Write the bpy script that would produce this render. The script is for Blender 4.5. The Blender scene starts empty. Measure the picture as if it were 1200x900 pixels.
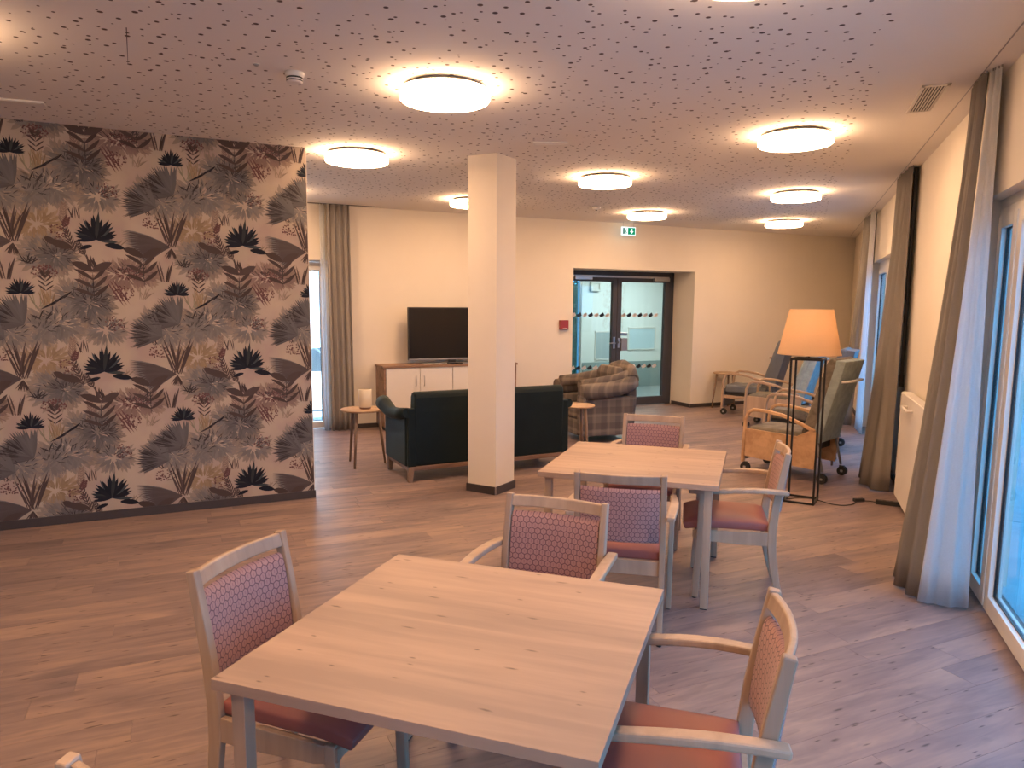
import bpy, bmesh, math, random
from math import sin, cos, pi, radians, atan2, sqrt
from mathutils import Vector, Matrix

S = bpy.context.scene
COL = S.collection
rnd = random.Random(7)

# ------------------------------------------------------------------ camera
def make_camera():
    pt, ro, yaw = radians(7.16), radians(.44), radians(20.81)
    fw = Vector((0, cos(pt), -sin(pt))); up = Vector((0, sin(pt), cos(pt))); rt = Vector((1, 0, 0))
    r2 = rt * cos(ro) + up * sin(ro); u2 = -rt * sin(ro) + up * cos(ro)
    R = Matrix.Rotation(yaw, 3, 'Z')
    r2, u2, fw = R @ r2, R @ u2, R @ fw
    cd = bpy.data.cameras.new('camera'); c = bpy.data.objects.new('camera', cd); COL.objects.link(c)
    m = Matrix((r2, u2, -fw)).transposed().to_4x4(); m.translation = (0, 0, 1.75)
    c.matrix_world = m
    cd.sensor_width = 36; cd.lens = 855.8 / 1200 * 36; cd.shift_y = 15.4 / 1200
    cd.clip_start = .05; cd.clip_end = 200
    S.camera = c
make_camera()

# ------------------------------------------------------------------ world, sun, exposure
S.view_settings.view_transform = 'Standard'
S.view_settings.look = 'None'
S.view_settings.exposure = 0.78
S.view_settings.gamma = 1.0
S.view_settings.use_curve_mapping = False

LAMP_COL = (1.0, .60, .33)
LAMP_STR = 22.0
SKY_COL = (.075, .46, 1.0)
SKY_STR = 2.9
w = bpy.data.worlds.new('sky'); S.world = w; w.use_nodes = True
bg = w.node_tree.nodes['Background']
bg.inputs[0].default_value = (*SKY_COL, 1); bg.inputs[1].default_value = SKY_STR
sd = bpy.data.lights.new('sun', 'SUN'); sd.energy = 9; sd.angle = radians(.6); sd.color = (.92, .97, 1)
so = bpy.data.objects.new('sun', sd); COL.objects.link(so)
so.rotation_euler = Vector((.77 * cos(radians(20)), .64 * cos(radians(20)), -sin(radians(20)))).to_track_quat('-Z', 'Y').to_euler()

# ------------------------------------------------------------------ helpers
class MB:
    """collects simple solids; build() links them as one mesh object"""
    def __init__(s): s.v = []; s.f = []; s.sm = []; s.mi = []; s.cur = 0
    def add(s, vs, fs, smooth=False):
        b = len(s.v); s.v += [tuple(v) for v in vs]
        for f in fs: s.f.append(tuple(b + i for i in f)); s.sm.append(smooth); s.mi.append(s.cur)
        return s
    def box(s, x0, x1, y0, y1, z0, z1, M=None):
        vs = [Vector((x, y, z)) for z in (z0, z1) for x, y in ((x0, y0), (x1, y0), (x1, y1), (x0, y1))]
        if M: vs = [M @ v for v in vs]
        return s.add(vs, [(3, 2, 1, 0), (4, 5, 6, 7), (0, 1, 5, 4), (1, 2, 6, 5), (2, 3, 7, 6), (3, 0, 4, 7)])
    def prism(s, poly, a, b, axis='z', smooth=False):
        """poly: 2d outline extruded from a to b along axis. axis x: (y,z); y: (x,z); z: (x,y)"""
        def P(p, t):
            if axis == 'x': return (t, p[0], p[1])
            if axis == 'y': return (p[0], t, p[1])
            return (p[0], p[1], t)
        n = len(poly); vs = [P(p, a) for p in poly] + [P(p, b) for p in poly]
        fs = [tuple(range(n)), tuple(range(2 * n - 1, n - 1, -1))]
        fs += [(i, n + i, n + (i + 1) % n, (i + 1) % n) for i in range(n)]
        return s.add(vs, fs, smooth)
    def sweep(s, pts, secs, side=(1, 0, 0), smooth=False):
        """rectangular or round section along pts. secs: (w,h) per point or one; w along side"""
        pts = [Vector(p) for p in pts]; n = len(pts)
        if not isinstance(secs, list): secs = [secs] * n
        side = Vector(side); vs = []
        for i, p in enumerate(pts):
            t = (pts[min(i + 1, n - 1)] - pts[max(i - 1, 0)]).normalized()
            sd_ = (side - t * side.dot(t)).normalized(); nn = t.cross(sd_)
            a, b = secs[i][0] / 2, secs[i][1] / 2
            for u, q in ((-a, -b), (a, -b), (a, b), (-a, b)): vs.append(p + sd_ * u + nn * q)
        fs = [(3, 2, 1, 0), tuple(4 * (n - 1) + k for k in range(4))]
        for i in range(n - 1):
            for k in range(4):
                fs.append((4 * i + k, 4 * i + (k + 1) % 4, 4 * i + 4 + (k + 1) % 4, 4 * i + 4 + k))
        return s.add(vs, fs, smooth)
    def tube(s, pts, r, seg=10, caps=True):
        pts = [Vector(p) for p in pts]; n = len(pts); rs = r if isinstance(r, (list, tuple)) else [r] * n
        up = Vector((0, 0, 1)); vs = []; prev = None
        for i, p in enumerate(pts):
            t = (pts[min(i + 1, n - 1)] - pts[max(i - 1, 0)]).normalized()
            a = prev if prev else (up if abs(t.z) < .9 else Vector((1, 0, 0)))
            a = (a - t * a.dot(t)).normalized(); b = t.cross(a); prev = a
            for k in range(seg):
                q = 2 * pi * k / seg; vs.append(p + (a * cos(q) + b * sin(q)) * rs[i])
        fs = []
        for i in range(n - 1):
            for k in range(seg):
                fs.append((i * seg + k, i * seg + (k + 1) % seg, (i + 1) * seg + (k + 1) % seg, (i + 1) * seg + k))
        s.add(vs, fs, True)
        if caps:
            b = len(s.v) - len(vs)
            s.f += [tuple(b + k for k in range(seg - 1, -1, -1)), tuple(b + (n - 1) * seg + k for k in range(seg))]
            s.sm += [False, False]; s.mi += [s.cur] * 2
        return s
    def lathe(s, prof, seg=40, c=(0, 0), smooth=True, caps=True):
        vs = []; n = len(prof)
        for r, z in prof:
            for k in range(seg):
                q = 2 * pi * k / seg; vs.append((c[0] + r * cos(q), c[1] + r * sin(q), z))
        fs = []
        for i in range(n - 1):
            for k in range(seg):
                fs.append((i * seg + k, i * seg + (k + 1) % seg, (i + 1) * seg + (k + 1) % seg, (i + 1) * seg + k))
        s.add(vs, fs, smooth)
        if caps:
            b = len(s.v) - len(vs)
            s.f += [tuple(b + k for k in range(seg - 1, -1, -1)), tuple(b + (n - 1) * seg + k for k in range(seg))]
            s.sm += [False, False]; s.mi += [s.cur] * 2
        return s
    def build(s, name, mat, parent=None, bevel=0, seg=2, sub=0, recalc=True):
        me = bpy.data.meshes.new(name); me.from_pydata(s.v, [], s.f)
        me.polygons.foreach_set('use_smooth', s.sm)
        mats = mat if isinstance(mat, list) else [mat]
        for m in mats: me.materials.append(m)
        if len(mats) > 1: me.polygons.foreach_set('material_index', s.mi)
        if recalc:
            bm = bmesh.new(); bm.from_mesh(me); bmesh.ops.recalc_face_normals(bm, faces=bm.faces); bm.to_mesh(me); bm.free()
        me.update()
        o = bpy.data.objects.new(name, me); COL.objects.link(o)
        if parent: o.parent = parent
        if bevel:
            b = o.modifiers.new('bevel', 'BEVEL'); b.width = bevel; b.segments = seg; b.limit_method = 'ANGLE'; b.angle_limit = radians(40)
            b.harden_normals = False
        if sub:
            b = o.modifiers.new('smooth', 'SUBSURF'); b.levels = sub; b.render_levels = sub
        return o

def tag(o, label=None, cat=None, group=None, kind=None):
    if label: o['label'] = label
    if cat: o['category'] = cat
    if group: o['group'] = group
    if kind: o['kind'] = kind
    return o
def empty(name, loc=(0, 0, 0), rz=0, label=None, cat=None, group=None, kind=None):
    o = bpy.data.objects.new(name, None); COL.objects.link(o); o.empty_display_size = .1
    o.location = loc; o.rotation_euler = (0, 0, rz)
    return tag(o, label, cat, group, kind)
def copy_tree(o, parent=None):
    c = o.copy(); COL.objects.link(c)
    if parent: c.parent = parent
    for ch in list(o.children): copy_tree(ch, c)
    return c

# ------------------------------------------------------------------ materials
class NT:
    def __init__(s, name):
        s.m = bpy.data.materials.new(name); s.m.use_nodes = True
        s.t = s.m.node_tree; s.p = s.t.nodes['Principled BSDF']; s.out = s.t.nodes['Material Output']
    def n(s, typ, **kw):
        nd = s.t.nodes.new('ShaderNode' + typ)
        for k, v in kw.items(): setattr(nd, k, v)
        return nd
    def L(s, a, b): s.t.links.new(a, b)
    def set(s, sock, v):
        if hasattr(v, 'links') or isinstance(v, bpy.types.NodeSocket): s.L(v, sock)
        else: sock.default_value = v
    def math(s, op, a, b=0, c=None):
        nd = s.n('Math', operation=op); s.set(nd.inputs[0], a); s.set(nd.inputs[1], b)
        if c is not None: s.set(nd.inputs[2], c)
        return nd.outputs[0]
    def vmath(s, op, a, b=(0, 0, 0), out=0):
        nd = s.n('VectorMath', operation=op); s.set(nd.inputs[0], a)
        s.set(nd.inputs[1], b); return nd.outputs[out]
    def mix(s, f, a, b):
        nd = s.n('Mix', data_type='RGBA'); s.set(nd.inputs[0], f); s.set(nd.inputs[6], a if not isinstance(a, tuple) else (*a[:3], 1)); s.set(nd.inputs[7], b if not isinstance(b, tuple) else (*b[:3], 1))
        return nd.outputs[2]
    def ramp(s, f, stops):
        nd = s.n('ValToRGB'); s.set(nd.inputs[0], f); e = nd.color_ramp.elements
        while len(e) < len(stops): e.new(.5)
        for i, (p, c) in enumerate(stops):
            e[i].position = p; e[i].color = (*c[:3], 1) if isinstance(c, tuple) else (c, c, c, 1)
        return nd.outputs[0]
    def coord(s, which='Object'): return s.n('TexCoord').outputs[which]
    def mapping(s, v, loc=(0, 0, 0), rot=(0, 0, 0), scale=(1, 1, 1)):
        nd = s.n('Mapping'); s.L(v, nd.inputs[0]); nd.inputs[1].default_value = loc; nd.inputs[2].default_value = rot; nd.inputs[3].default_value = scale
        return nd.outputs[0]
    def noise(s, v, scale=5, detail=3, rough=.55, dist=0):
        nd = s.n('TexNoise'); s.L(v, nd.inputs['Vector']); nd.inputs['Scale'].default_value = scale
        nd.inputs['Detail'].default_value = detail; nd.inputs['Roughness'].default_value = rough; nd.inputs['Distortion'].default_value = dist
        return nd.outputs[0]
    def bump(s, h, strength=.3, dist=.002):
        nd = s.n('Bump'); nd.inputs['Strength'].default_value = strength; nd.inputs['Distance'].default_value = dist
        s.L(h, nd.inputs['Height']); s.L(nd.outputs[0], s.p.inputs['Normal'])

def simple(name, col, rough=.6, metal=0, noise=.06, scale=30, bump=0, spec=.5):
    t = NT(name); c = t.coord()
    n = t.noise(c, scale, 3)
    a = tuple(max(0, x * (1 - noise * 2)) for x in col); b = tuple(min(1, x * (1 + noise * 2)) for x in col)
    t.L(t.mix(n, a, b), t.p.inputs['Base Color'])
    t.p.inputs['Roughness'].default_value = rough; t.p.inputs['Metallic'].default_value = metal
    t.p.inputs['Specular IOR Level'].default_value = spec
    if bump: t.bump(t.noise(c, scale * 6, 2), bump, .001)
    return t.m

M = {}
M['wall'] = simple('wall_paint', (.80, .735, .63), .85, noise=.015, scale=3, bump=.08, spec=.2)
M['white_wall'] = simple('white_plaster', (.82, .82, .80), .85, noise=.015, scale=3)
M['skirt'] = simple('skirting_dark', (.055, .045, .045), .5)
M['black'] = simple('black_metal', (.012, .012, .014), .45, noise=.02)
M['dark'] = simple('dark_plastic', (.02, .02, .022), .4)
M['white_metal'] = simple('white_enamel', (.78, .74, .68), .4, noise=.01)
M['white_plastic'] = simple('white_plastic', (.75, .72, .68), .45, noise=.01)
M['anthracite'] = simple('anthracite_frame', (.055, .055, .065), .45, noise=.03)
M['steel'] = simple('brushed_steel', (.55, .55, .55), .3, 1.0, noise=.03)
M['grey_metal'] = simple('grey_metal', (.36, .36, .37), .4, .6, noise=.03)
M['red'] = simple('red_plastic', (.30, .035, .03), .4)
M['green_sign'] = simple('green_sign', (.0, .22, .10), .5)
M['screen'] = simple('tv_screen', (.004, .004, .006), .22, noise=.02)
M['rubber'] = simple('rubber', (.02, .02, .02), .7)
M['seat_pink'] = simple('salmon_vinyl', (.31, .105, .09), .5, noise=.04, scale=8, bump=.05)
M['ground'] = simple('paving', (.45, .46, .47), .9, noise=.08, scale=4)
M['hedge'] = simple('hedge_green', (.035, .085, .035), .9, noise=.3, scale=14)
M['grey_fabric'] = simple('grey_blue_vinyl', (.14, .155, .175), .55, noise=.05, scale=12)
M['teal_fabric'] = simple('teal_pattern_fabric', (.30, .37, .37), .8, noise=.2, scale=14)
M['vest_floor'] = simple('vestibule_floor', (.25, .27, .27), .5)
M['dado'] = simple('dado_grey_green', (.30, .36, .36), .7, noise=.05)
M['poster_blue'] = simple('pale_blue_panel', (.60, .72, .78), .6, noise=.02)
M['grey_panel'] = simple('grey_panel', (.42, .47, .47), .6, noise=.03)

def glass(name, tint, gloss=.06, rough=.0):
    t = NT(name); t.t.nodes.remove(t.p)
    tr = t.n('BsdfTransparent'); tr.inputs[0].default_value = (*tint, 1)
    gl = t.n('BsdfGlossy'); gl.inputs['Roughness'].default_value = rough
    lw = t.n('LayerWeight'); lw.inputs[0].default_value = .5
    fr = t.math('MULTIPLY_ADD', t.math('POWER', lw.outputs['Facing'], 5.0), .92, .04)
    mx = t.n('MixShader'); t.L(fr, mx.inputs[0]); t.L(tr.outputs[0], mx.inputs[1]); t.L(gl.outputs[0], mx.inputs[2])
    t.L(mx.outputs[0], t.out.inputs[0]); return t.m
M['glass'] = glass('window_glass', (.90, .95, .96))
M['door_glass'] = glass('door_glass', (.84, .93, .91))

def emit(name, col, st):
    t = NT(name); t.t.nodes.remove(t.p); e = t.n('Emission'); e.inputs[0].default_value = (*col, 1); e.inputs[1].default_value = st
    t.L(e.outputs[0], t.out.inputs[0]); return t.m
M['lamp'] = emit('lamp_diffuser', LAMP_COL, LAMP_STR)
M['cool_fill'] = emit('cool_fill_panel', (.86, .97, 1.0), 26)

# floor planks: grain runs along the plank, one random number per plank
FA = radians(44.7)
FD = Vector((sin(FA), cos(FA), 0)); FN = Vector((cos(FA), -sin(FA), 0))
def floor_material():
    t = NT('oak_vinyl_planks')
    at = t.n('Attribute', attribute_name='rnd'); r = at.outputs['Fac']
    geo = t.n('NewGeometry').outputs['Position']
    v = t.mapping(geo, rot=(0, 0, -(pi / 2 - FA)))
    off = t.n('CombineXYZ'); t.L(t.math('MULTIPLY', r, 37.0), off.inputs[0]); t.L(t.math('MULTIPLY', r, 11.0), off.inputs[1])
    v2 = t.vmath('ADD', v, off.outputs[0])
    broad = t.noise(t.mapping(v2, scale=(.9, 4.0, 1)), 1.0, 4, .6, .8)
    fine = t.noise(t.mapping(v2, scale=(3, 60, 1)), 1.0, 3, .6, .3)
    streak = t.noise(t.mapping(v2, scale=(1.6, 13, 1)), 1.0, 3, .6, 1.2)
    smudge = t.ramp(t.noise(t.mapping(v2, loc=(5, 2, 0), scale=(2.6, 9, 1)), 1.0, 3, .55, .5), [(.58, 0.0), (.72, 1.0)])
    f = t.math('ADD', t.math('MULTIPLY', broad, .60), t.math('MULTIPLY', streak, .32))
    f = t.math('ADD', f, t.math('MULTIPLY', fine, .08))
    f = t.math('ADD', f, t.math('MULTIPLY', t.math('SUBTRACT', r, .5), .07))
    c = t.ramp(f, [(.30, (.125, .10, .105)), (.42, (.205, .152, .150)), (.52, (.272, .196, .180)), (.62, (.36, .252, .205)), (.74, (.41, .30, .25))])
    c = t.mix(t.math('MULTIPLY', smudge, .5), c, (.13, .105, .105))
    # knots and cracks
    for sc, r0, r1, thr, amt in (((2.4, 11, 1), .04, .10, .62, .75), ((4.5, 26, 1), .05, .13, .74, .8)):
        vo = t.n('TexVoronoi', feature='F1', voronoi_dimensions='2D'); t.L(t.mapping(v2, scale=sc), vo.inputs['Vector']); vo.inputs['Scale'].default_value = 1.0
        d = t.math('ADD', vo.outputs['Distance'], t.math('MULTIPLY', t.noise(t.mapping(v2, scale=(14, 70, 1)), 1, 2), .12))
        d = t.math('SUBTRACT', d, .04)
        sep = t.n('SeparateColor'); t.L(vo.outputs['Color'], sep.inputs[0])
        k = t.math('MULTIPLY', t.ramp(d, [(r0, 1.0), (r1, 0.0)]), t.math('GREATER_THAN', sep.outputs[0], thr))
        c = t.mix(t.math('MULTIPLY', k, amt), c, (.035, .02, .02))
    t.L(c, t.p.inputs['Base Color'])
    t.p.inputs['Roughness'].default_value = .42; t.p.inputs['Specular IOR Level'].default_value = .4
    t.bump(fine, .12, .0006)
    return t.m
M['floor'] = floor_material()
M['subfloor'] = simple('joint_dark', (.12, .08, .07), .8)

def oak_material(name, base, dark, axis='x', scale=1.0, knots=True, rough=.5):
    t = NT(name); v = t.coord()
    sc = (1.3, 16, 16) if axis == 'x' else ((16, 1.3, 16) if axis == 'y' else (16, 16, 1.3))
    ra = t.n('ObjectInfo').outputs['Random']; o = t.n('CombineXYZ')
    for i in range(3): t.L(t.math('MULTIPLY', ra, 13.0 + i), o.inputs[i])
    v = t.vmath('ADD', v, o.outputs[0])
    vv = t.mapping(v, scale=tuple(a * scale for a in sc))
    a = t.noise(vv, 1, 4, .6, .5); b = t.noise(t.mapping(v, scale=tuple(x * .35 * scale for x in sc)), 1, 3, .5, .6)
    f = t.math('ADD', t.math('MULTIPLY', a, .45), t.math('MULTIPLY', b, .55))
    c = t.ramp(f, [(.38, dark), (.52, base), (.66, tuple(min(1, x * 1.16) for x in base))])
    if knots:
        for sc_, r0, r1, thr in (((2.6, 11, 3), .025, .085, .50), ((6, 17, 6), .03, .085, .78)):
            vo = t.n('TexVoronoi', feature='F1', voronoi_dimensions='2D'); t.L(t.mapping(v, scale=sc_), vo.inputs['Vector']); vo.inputs['Scale'].default_value = 1.0
            d = t.math('ADD', vo.outputs['Distance'], t.math('MULTIPLY', t.noise(t.mapping(v, scale=(30, 90, 30)), 1, 2), .10))
            sep = t.n('SeparateColor'); t.L(vo.outputs['Color'], sep.inputs[0])
            k = t.math('MULTIPLY', t.ramp(t.math('SUBTRACT', d, .035), [(r0, 1.0), (r1, 0.0)]), t.math('GREATER_THAN', sep.outputs[0], thr))
            c = t.mix(t.math('MULTIPLY', k, .75), c, tuple(x * .28 for x in dark))
    t.L(c, t.p.inputs['Base Color']); t.p.inputs['Roughness'].default_value = rough; t.p.inputs['Specular IOR Level'].default_value = .35
    return t.m
M['oak_top'] = oak_material('oak_table_top', (.43, .30, .215), (.345, .245, .185))
M['beech'] = oak_material('pale_beech', (.46, .33, .23), (.38, .27, .19), 'z', knots=False, rough=.45)
M['walnut'] = oak_material('brown_oak', (.30, .185, .125), (.17, .10, .07), 'x', knots=False)
M['walnut_leg'] = oak_material('brown_oak_leg', (.27, .18, .125), (.17, .11, .08), 'z', knots=False)
M['honey'] = oak_material('honey_beech', (.58, .37, .21), (.47, .28, .15), 'x', knots=False, rough=.4)
M['round_top'] = oak_material('round_oak_top', (.50, .34, .20), (.36, .235, .14), 'x', knots=False)

def hex_material():
    """salmon upholstery printed with a dark honeycomb line and an inner mark, object x/z"""
    t = NT('honeycomb_fabric'); sx = t.n('SeparateXYZ'); t.L(t.coord(), sx.inputs[0])
    S_ = 37.0; R3 = sqrt(3)
    X = t.math('MULTIPLY', sx.outputs[0], S_); Y = t.math('MULTIPLY', sx.outputs[2], S_)
    def cell(ox, oy):
        a = t.math('SUBTRACT', t.math('FLOORED_MODULO', t.math('ADD', X, ox), 1.0), .5)
        b = t.math('SUBTRACT', t.math('FLOORED_MODULO', t.math('ADD', Y, oy), R3), R3 / 2)
        return a, b, t.math('ADD', t.math('MULTIPLY', a, a), t.math('MULTIPLY', b, b))
    a1, b1, d1 = cell(0, 0); a2, b2, d2 = cell(.5, R3 / 2)
    sel = t.math('LESS_THAN', d1, d2)
    def pick(p, q):
        return t.math('ADD', q, t.math('MULTIPLY', sel, t.math('SUBTRACT', p, q)))
    gx, gy = pick(a1, a2), pick(b1, b2)
    ax, ay = t.math('ABSOLUTE', gx), t.math('ABSOLUTE', gy)
    hd = t.math('MAXIMUM', ax, t.math('ADD', t.math('MULTIPLY', ax, .5), t.math('MULTIPLY', ay, R3 / 2)))
    line = t.ramp(hd, [(.415, 0.0), (.46, 1.0)])
    inner = t.math('MULTIPLY', t.math('LESS_THAN', ax, .05), t.math('LESS_THAN', t.math('ABSOLUTE', t.math('SUBTRACT', gy, .05)), .22))
    n = t.noise(t.coord(), 160, 2)
    base = t.mix(n, (.36, .185, .165), (.48, .27, .245))
    c = t.mix(t.math('MULTIPLY', line, .85), base, (.09, .04, .055))
    c = t.mix(t.math('MULTIPLY', inner, .45), c, (.16, .07, .08))
    t.L(c, t.p.inputs['Base Color']); t.p.inputs['Roughness'].default_value = .8
    t.p.inputs['Sheen Weight'].default_value = .2
    t.bump(n, .15, .0006); return t.m
M['hex'] = hex_material()

def velvet():
    t = NT('dark_green_velvet'); n = t.noise(t.coord(), 3.5, 4, .6, .4)
    t.L(t.mix(n, (.005, .011, .014), (.011, .022, .024)), t.p.inputs['Base Color']); t.p.inputs['Roughness'].default_value = .6; t.p.inputs['Specular IOR Level'].default_value = .2
    t.p.inputs['Sheen Weight'].default_value = .12; t.p.inputs['Sheen Roughness'].default_value = .4
    t.p.inputs['Sheen Tint'].default_value = (.45, .65, .6, 1)
    t.bump(t.noise(t.coord(), 250, 2), .2, .0006); return t.m
M['velvet'] = velvet()

def plaid():
    t = NT('plaid_wool'); sx = t.n('SeparateXYZ'); t.L(t.coord(), sx.inputs[0])
    xy = t.math('ADD', sx.outputs[0], sx.outputs[1])
    def band(v, f, ph, lo, hi):
        q = t.math('SINE', t.math('ADD', t.math('MULTIPLY', v, f), ph))
        return t.ramp(t.math('ADD', t.math('MULTIPLY', q, .5), .5), [(lo, 0.0), (hi, 1.0)])
    z = sx.outputs[2]
    b1 = band(xy, 31, 0, .62, .72); b2 = band(z, 31, 1, .62, .72); b3 = band(xy, 31, 2.2, .93, .97); b4 = band(z, 31, 3.0, .93, .97)
    c = t.mix(t.math('MULTIPLY', b1, .45), (.165, .14, .122), (.065, .06, .062))
    c = t.mix(t.math('MULTIPLY', b2, .45), c, (.06, .05, .05))
    c = t.mix(t.math('MULTIPLY', b3, .22), c, (.33, .27, .21)); c = t.mix(t.math('MULTIPLY', b4, .22), c, (.33, .27, .21))
    t.L(c, t.p.inputs['Base Color']); t.p.inputs['Roughness'].default_value = .9
    t.bump(t.noise(t.coord(), 200, 2), .25, .001); return t.m
M['plaid'] = plaid()

def olive_fabric():
    t = NT('grey_green_fabric'); v = t.coord(); a = t.noise(v, 9, 4, .6, .5); b = t.noise(v, 60, 2)
    c = t.mix(t.ramp(a, [(.35, 0.0), (.65, 1.0)]), (.13, .115, .085), (.25, .22, .175)); c = t.mix(t.math('MULTIPLY', b, .3), c, (.10, .10, .085))
    t.L(c, t.p.inputs['Base Color']); t.p.inputs['Roughness'].default_value = .85; return t.m
M['olive'] = olive_fabric()

def cloth(name, col, trans):
    t = NT(name); t.t.nodes.remove(t.p)
    d = t.n('BsdfDiffuse'); tr = t.n('BsdfTranslucent'); n = t.noise(t.coord(), 120, 2)
    c = t.mix(n, tuple(x * .94 for x in col), tuple(min(1, x * 1.05) for x in col))
    t.L(c, d.inputs[0]); t.L(c, tr.inputs[0]); mx = t.n('MixShader'); mx.inputs[0].default_value = trans
    t.L(d.outputs[0], mx.inputs[1]); t.L(tr.outputs[0], mx.inputs[2]); t.L(mx.outputs[0], t.out.inputs[0]); return t.m
M['drape'] = cloth('beige_drape', (.29, .265, .24), .15)
M['drape_grey'] = cloth('grey_drape', (.36, .33, .30), .15)
M['sheer'] = cloth('white_sheer', (.86, .87, .88), .68)

def shade_mat():
    t = NT('cream_lampshade'); t.t.nodes.remove(t.p)
    d = t.n('BsdfDiffuse'); tr = t.n('BsdfTranslucent'); n = t.noise(t.mapping(t.coord(), scale=(1, 1, 6)), 60, 2)
    c = t.mix(n, (.72, .54, .36), (.80, .62, .43))
    t.L(c, d.inputs[0]); t.L(c, tr.inputs[0]); mx = t.n('MixShader'); mx.inputs[0].default_value = .45
    t.L(d.outputs[0], mx.inputs[1]); t.L(tr.outputs[0], mx.inputs[2]); t.L(mx.outputs[0], t.out.inputs[0]); return t.m
M['shade'] = shade_mat()

def ceiling_material():
    """white plasterboard with a field of scattered round sound holes (x < .40), plain margin beside the wall"""
    t = NT('perforated_plasterboard'); g = t.n('NewGeometry').outputs['Position']
    sx = t.n('SeparateXYZ'); t.L(g, sx.inputs[0])
    def holes(scale, rot, rmin, thr):
        vo = t.n('TexVoronoi', feature='F1', voronoi_dimensions='2D'); t.L(t.mapping(g, rot=(0, 0, rot)), vo.inputs['Vector']); vo.inputs['Scale'].default_value = scale
        vo.inputs['Randomness'].default_value = .8
        s = t.n('SeparateColor'); t.L(vo.outputs['Color'], s.inputs[0])
        rad = t.math('MULTIPLY_ADD', s.outputs[0], .05, rmin)
        return t.math('MULTIPLY', t.math('LESS_THAN', vo.outputs['Distance'], rad), t.math('GREATER_THAN', s.outputs[1], thr))
    h = t.math('MAXIMUM', holes(9.0, .3, .075, .30), holes(12.0, 1.1, .055, .70))
    edge = t.math('MULTIPLY', t.math('LESS_THAN', sx.outputs[0], .39), t.math('GREATER_THAN', t.vmath('DOT_PRODUCT', g, (FN.x, FN.y, 0), 1), -9.4))
    h = t.math('MULTIPLY', h, edge)
    c = t.mix(t.noise(g, 1.3, 2), (.79, .75, .70), (.83, .79, .74))
    c = t.mix(h, c, (.14, .105, .09))
    t.L(c, t.p.inputs['Base Color']); t.p.inputs['Roughness'].default_value = .9; t.p.inputs['Specular IOR Level'].default_value = .1
    t.bump(t.math('MULTIPLY', h, -1.0), .5, .003); return t.m
M['ceiling'] = ceiling_material()

def wallpaper_ground():
    t = NT('wallpaper_ground'); v = t.coord()
    a = t.noise(t.mapping(v, scale=(1, 1, 1)), 3.2, 3, .5); b = t.noise(t.mapping(v, loc=(7, 3, 1)), 4.0, 3, .5)
    c = t.mix(t.ramp(a, [(.40, 0.0), (.62, 1.0)]), (.50, .415, .33), (.43, .33, .285))
    c = t.mix(t.ramp(b, [(.50, 0.0), (.68, .8)]), c, (.46, .39, .30))
    t.L(c, t.p.inputs['Base Color']); t.p.inputs['Roughness'].default_value = .8; return t.m
M['paper'] = wallpaper_ground()
def print_mat():
    t = NT('wallpaper_print'); at = t.n('Attribute', attribute_name='ink'); t.L(at.outputs['Color'], t.p.inputs['Base Color'])
    t.p.inputs['Roughness'].default_value = .8; t.p.inputs['Specular IOR Level'].default_value = .2; return t.m
M['print'] = print_mat()

# ------------------------------------------------------------------ setting
CZ = 3.08
WX = 1.06                                    # right wall face
DW = -10.25                                  # far wall: p . FN = DW
def fp(s, off, z=0.0): p = FD * s + FN * (DW + off); return Vector((p.x, p.y, z))
FROT = pi / 2 - FA
def fmat(s, off, z=0.0):                     # local x along the far wall, local -y into the room
    m = Matrix.Rotation(FROT, 4, 'Z'); m.translation = fp(s, off, z); return m
S_CORNER = fp(0, 0).xy.length * 0 + (WX - (FN * DW).x) / FD.x
S_LEFT = (-8.5 - (FN * DW).x) / FD.x

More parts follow.
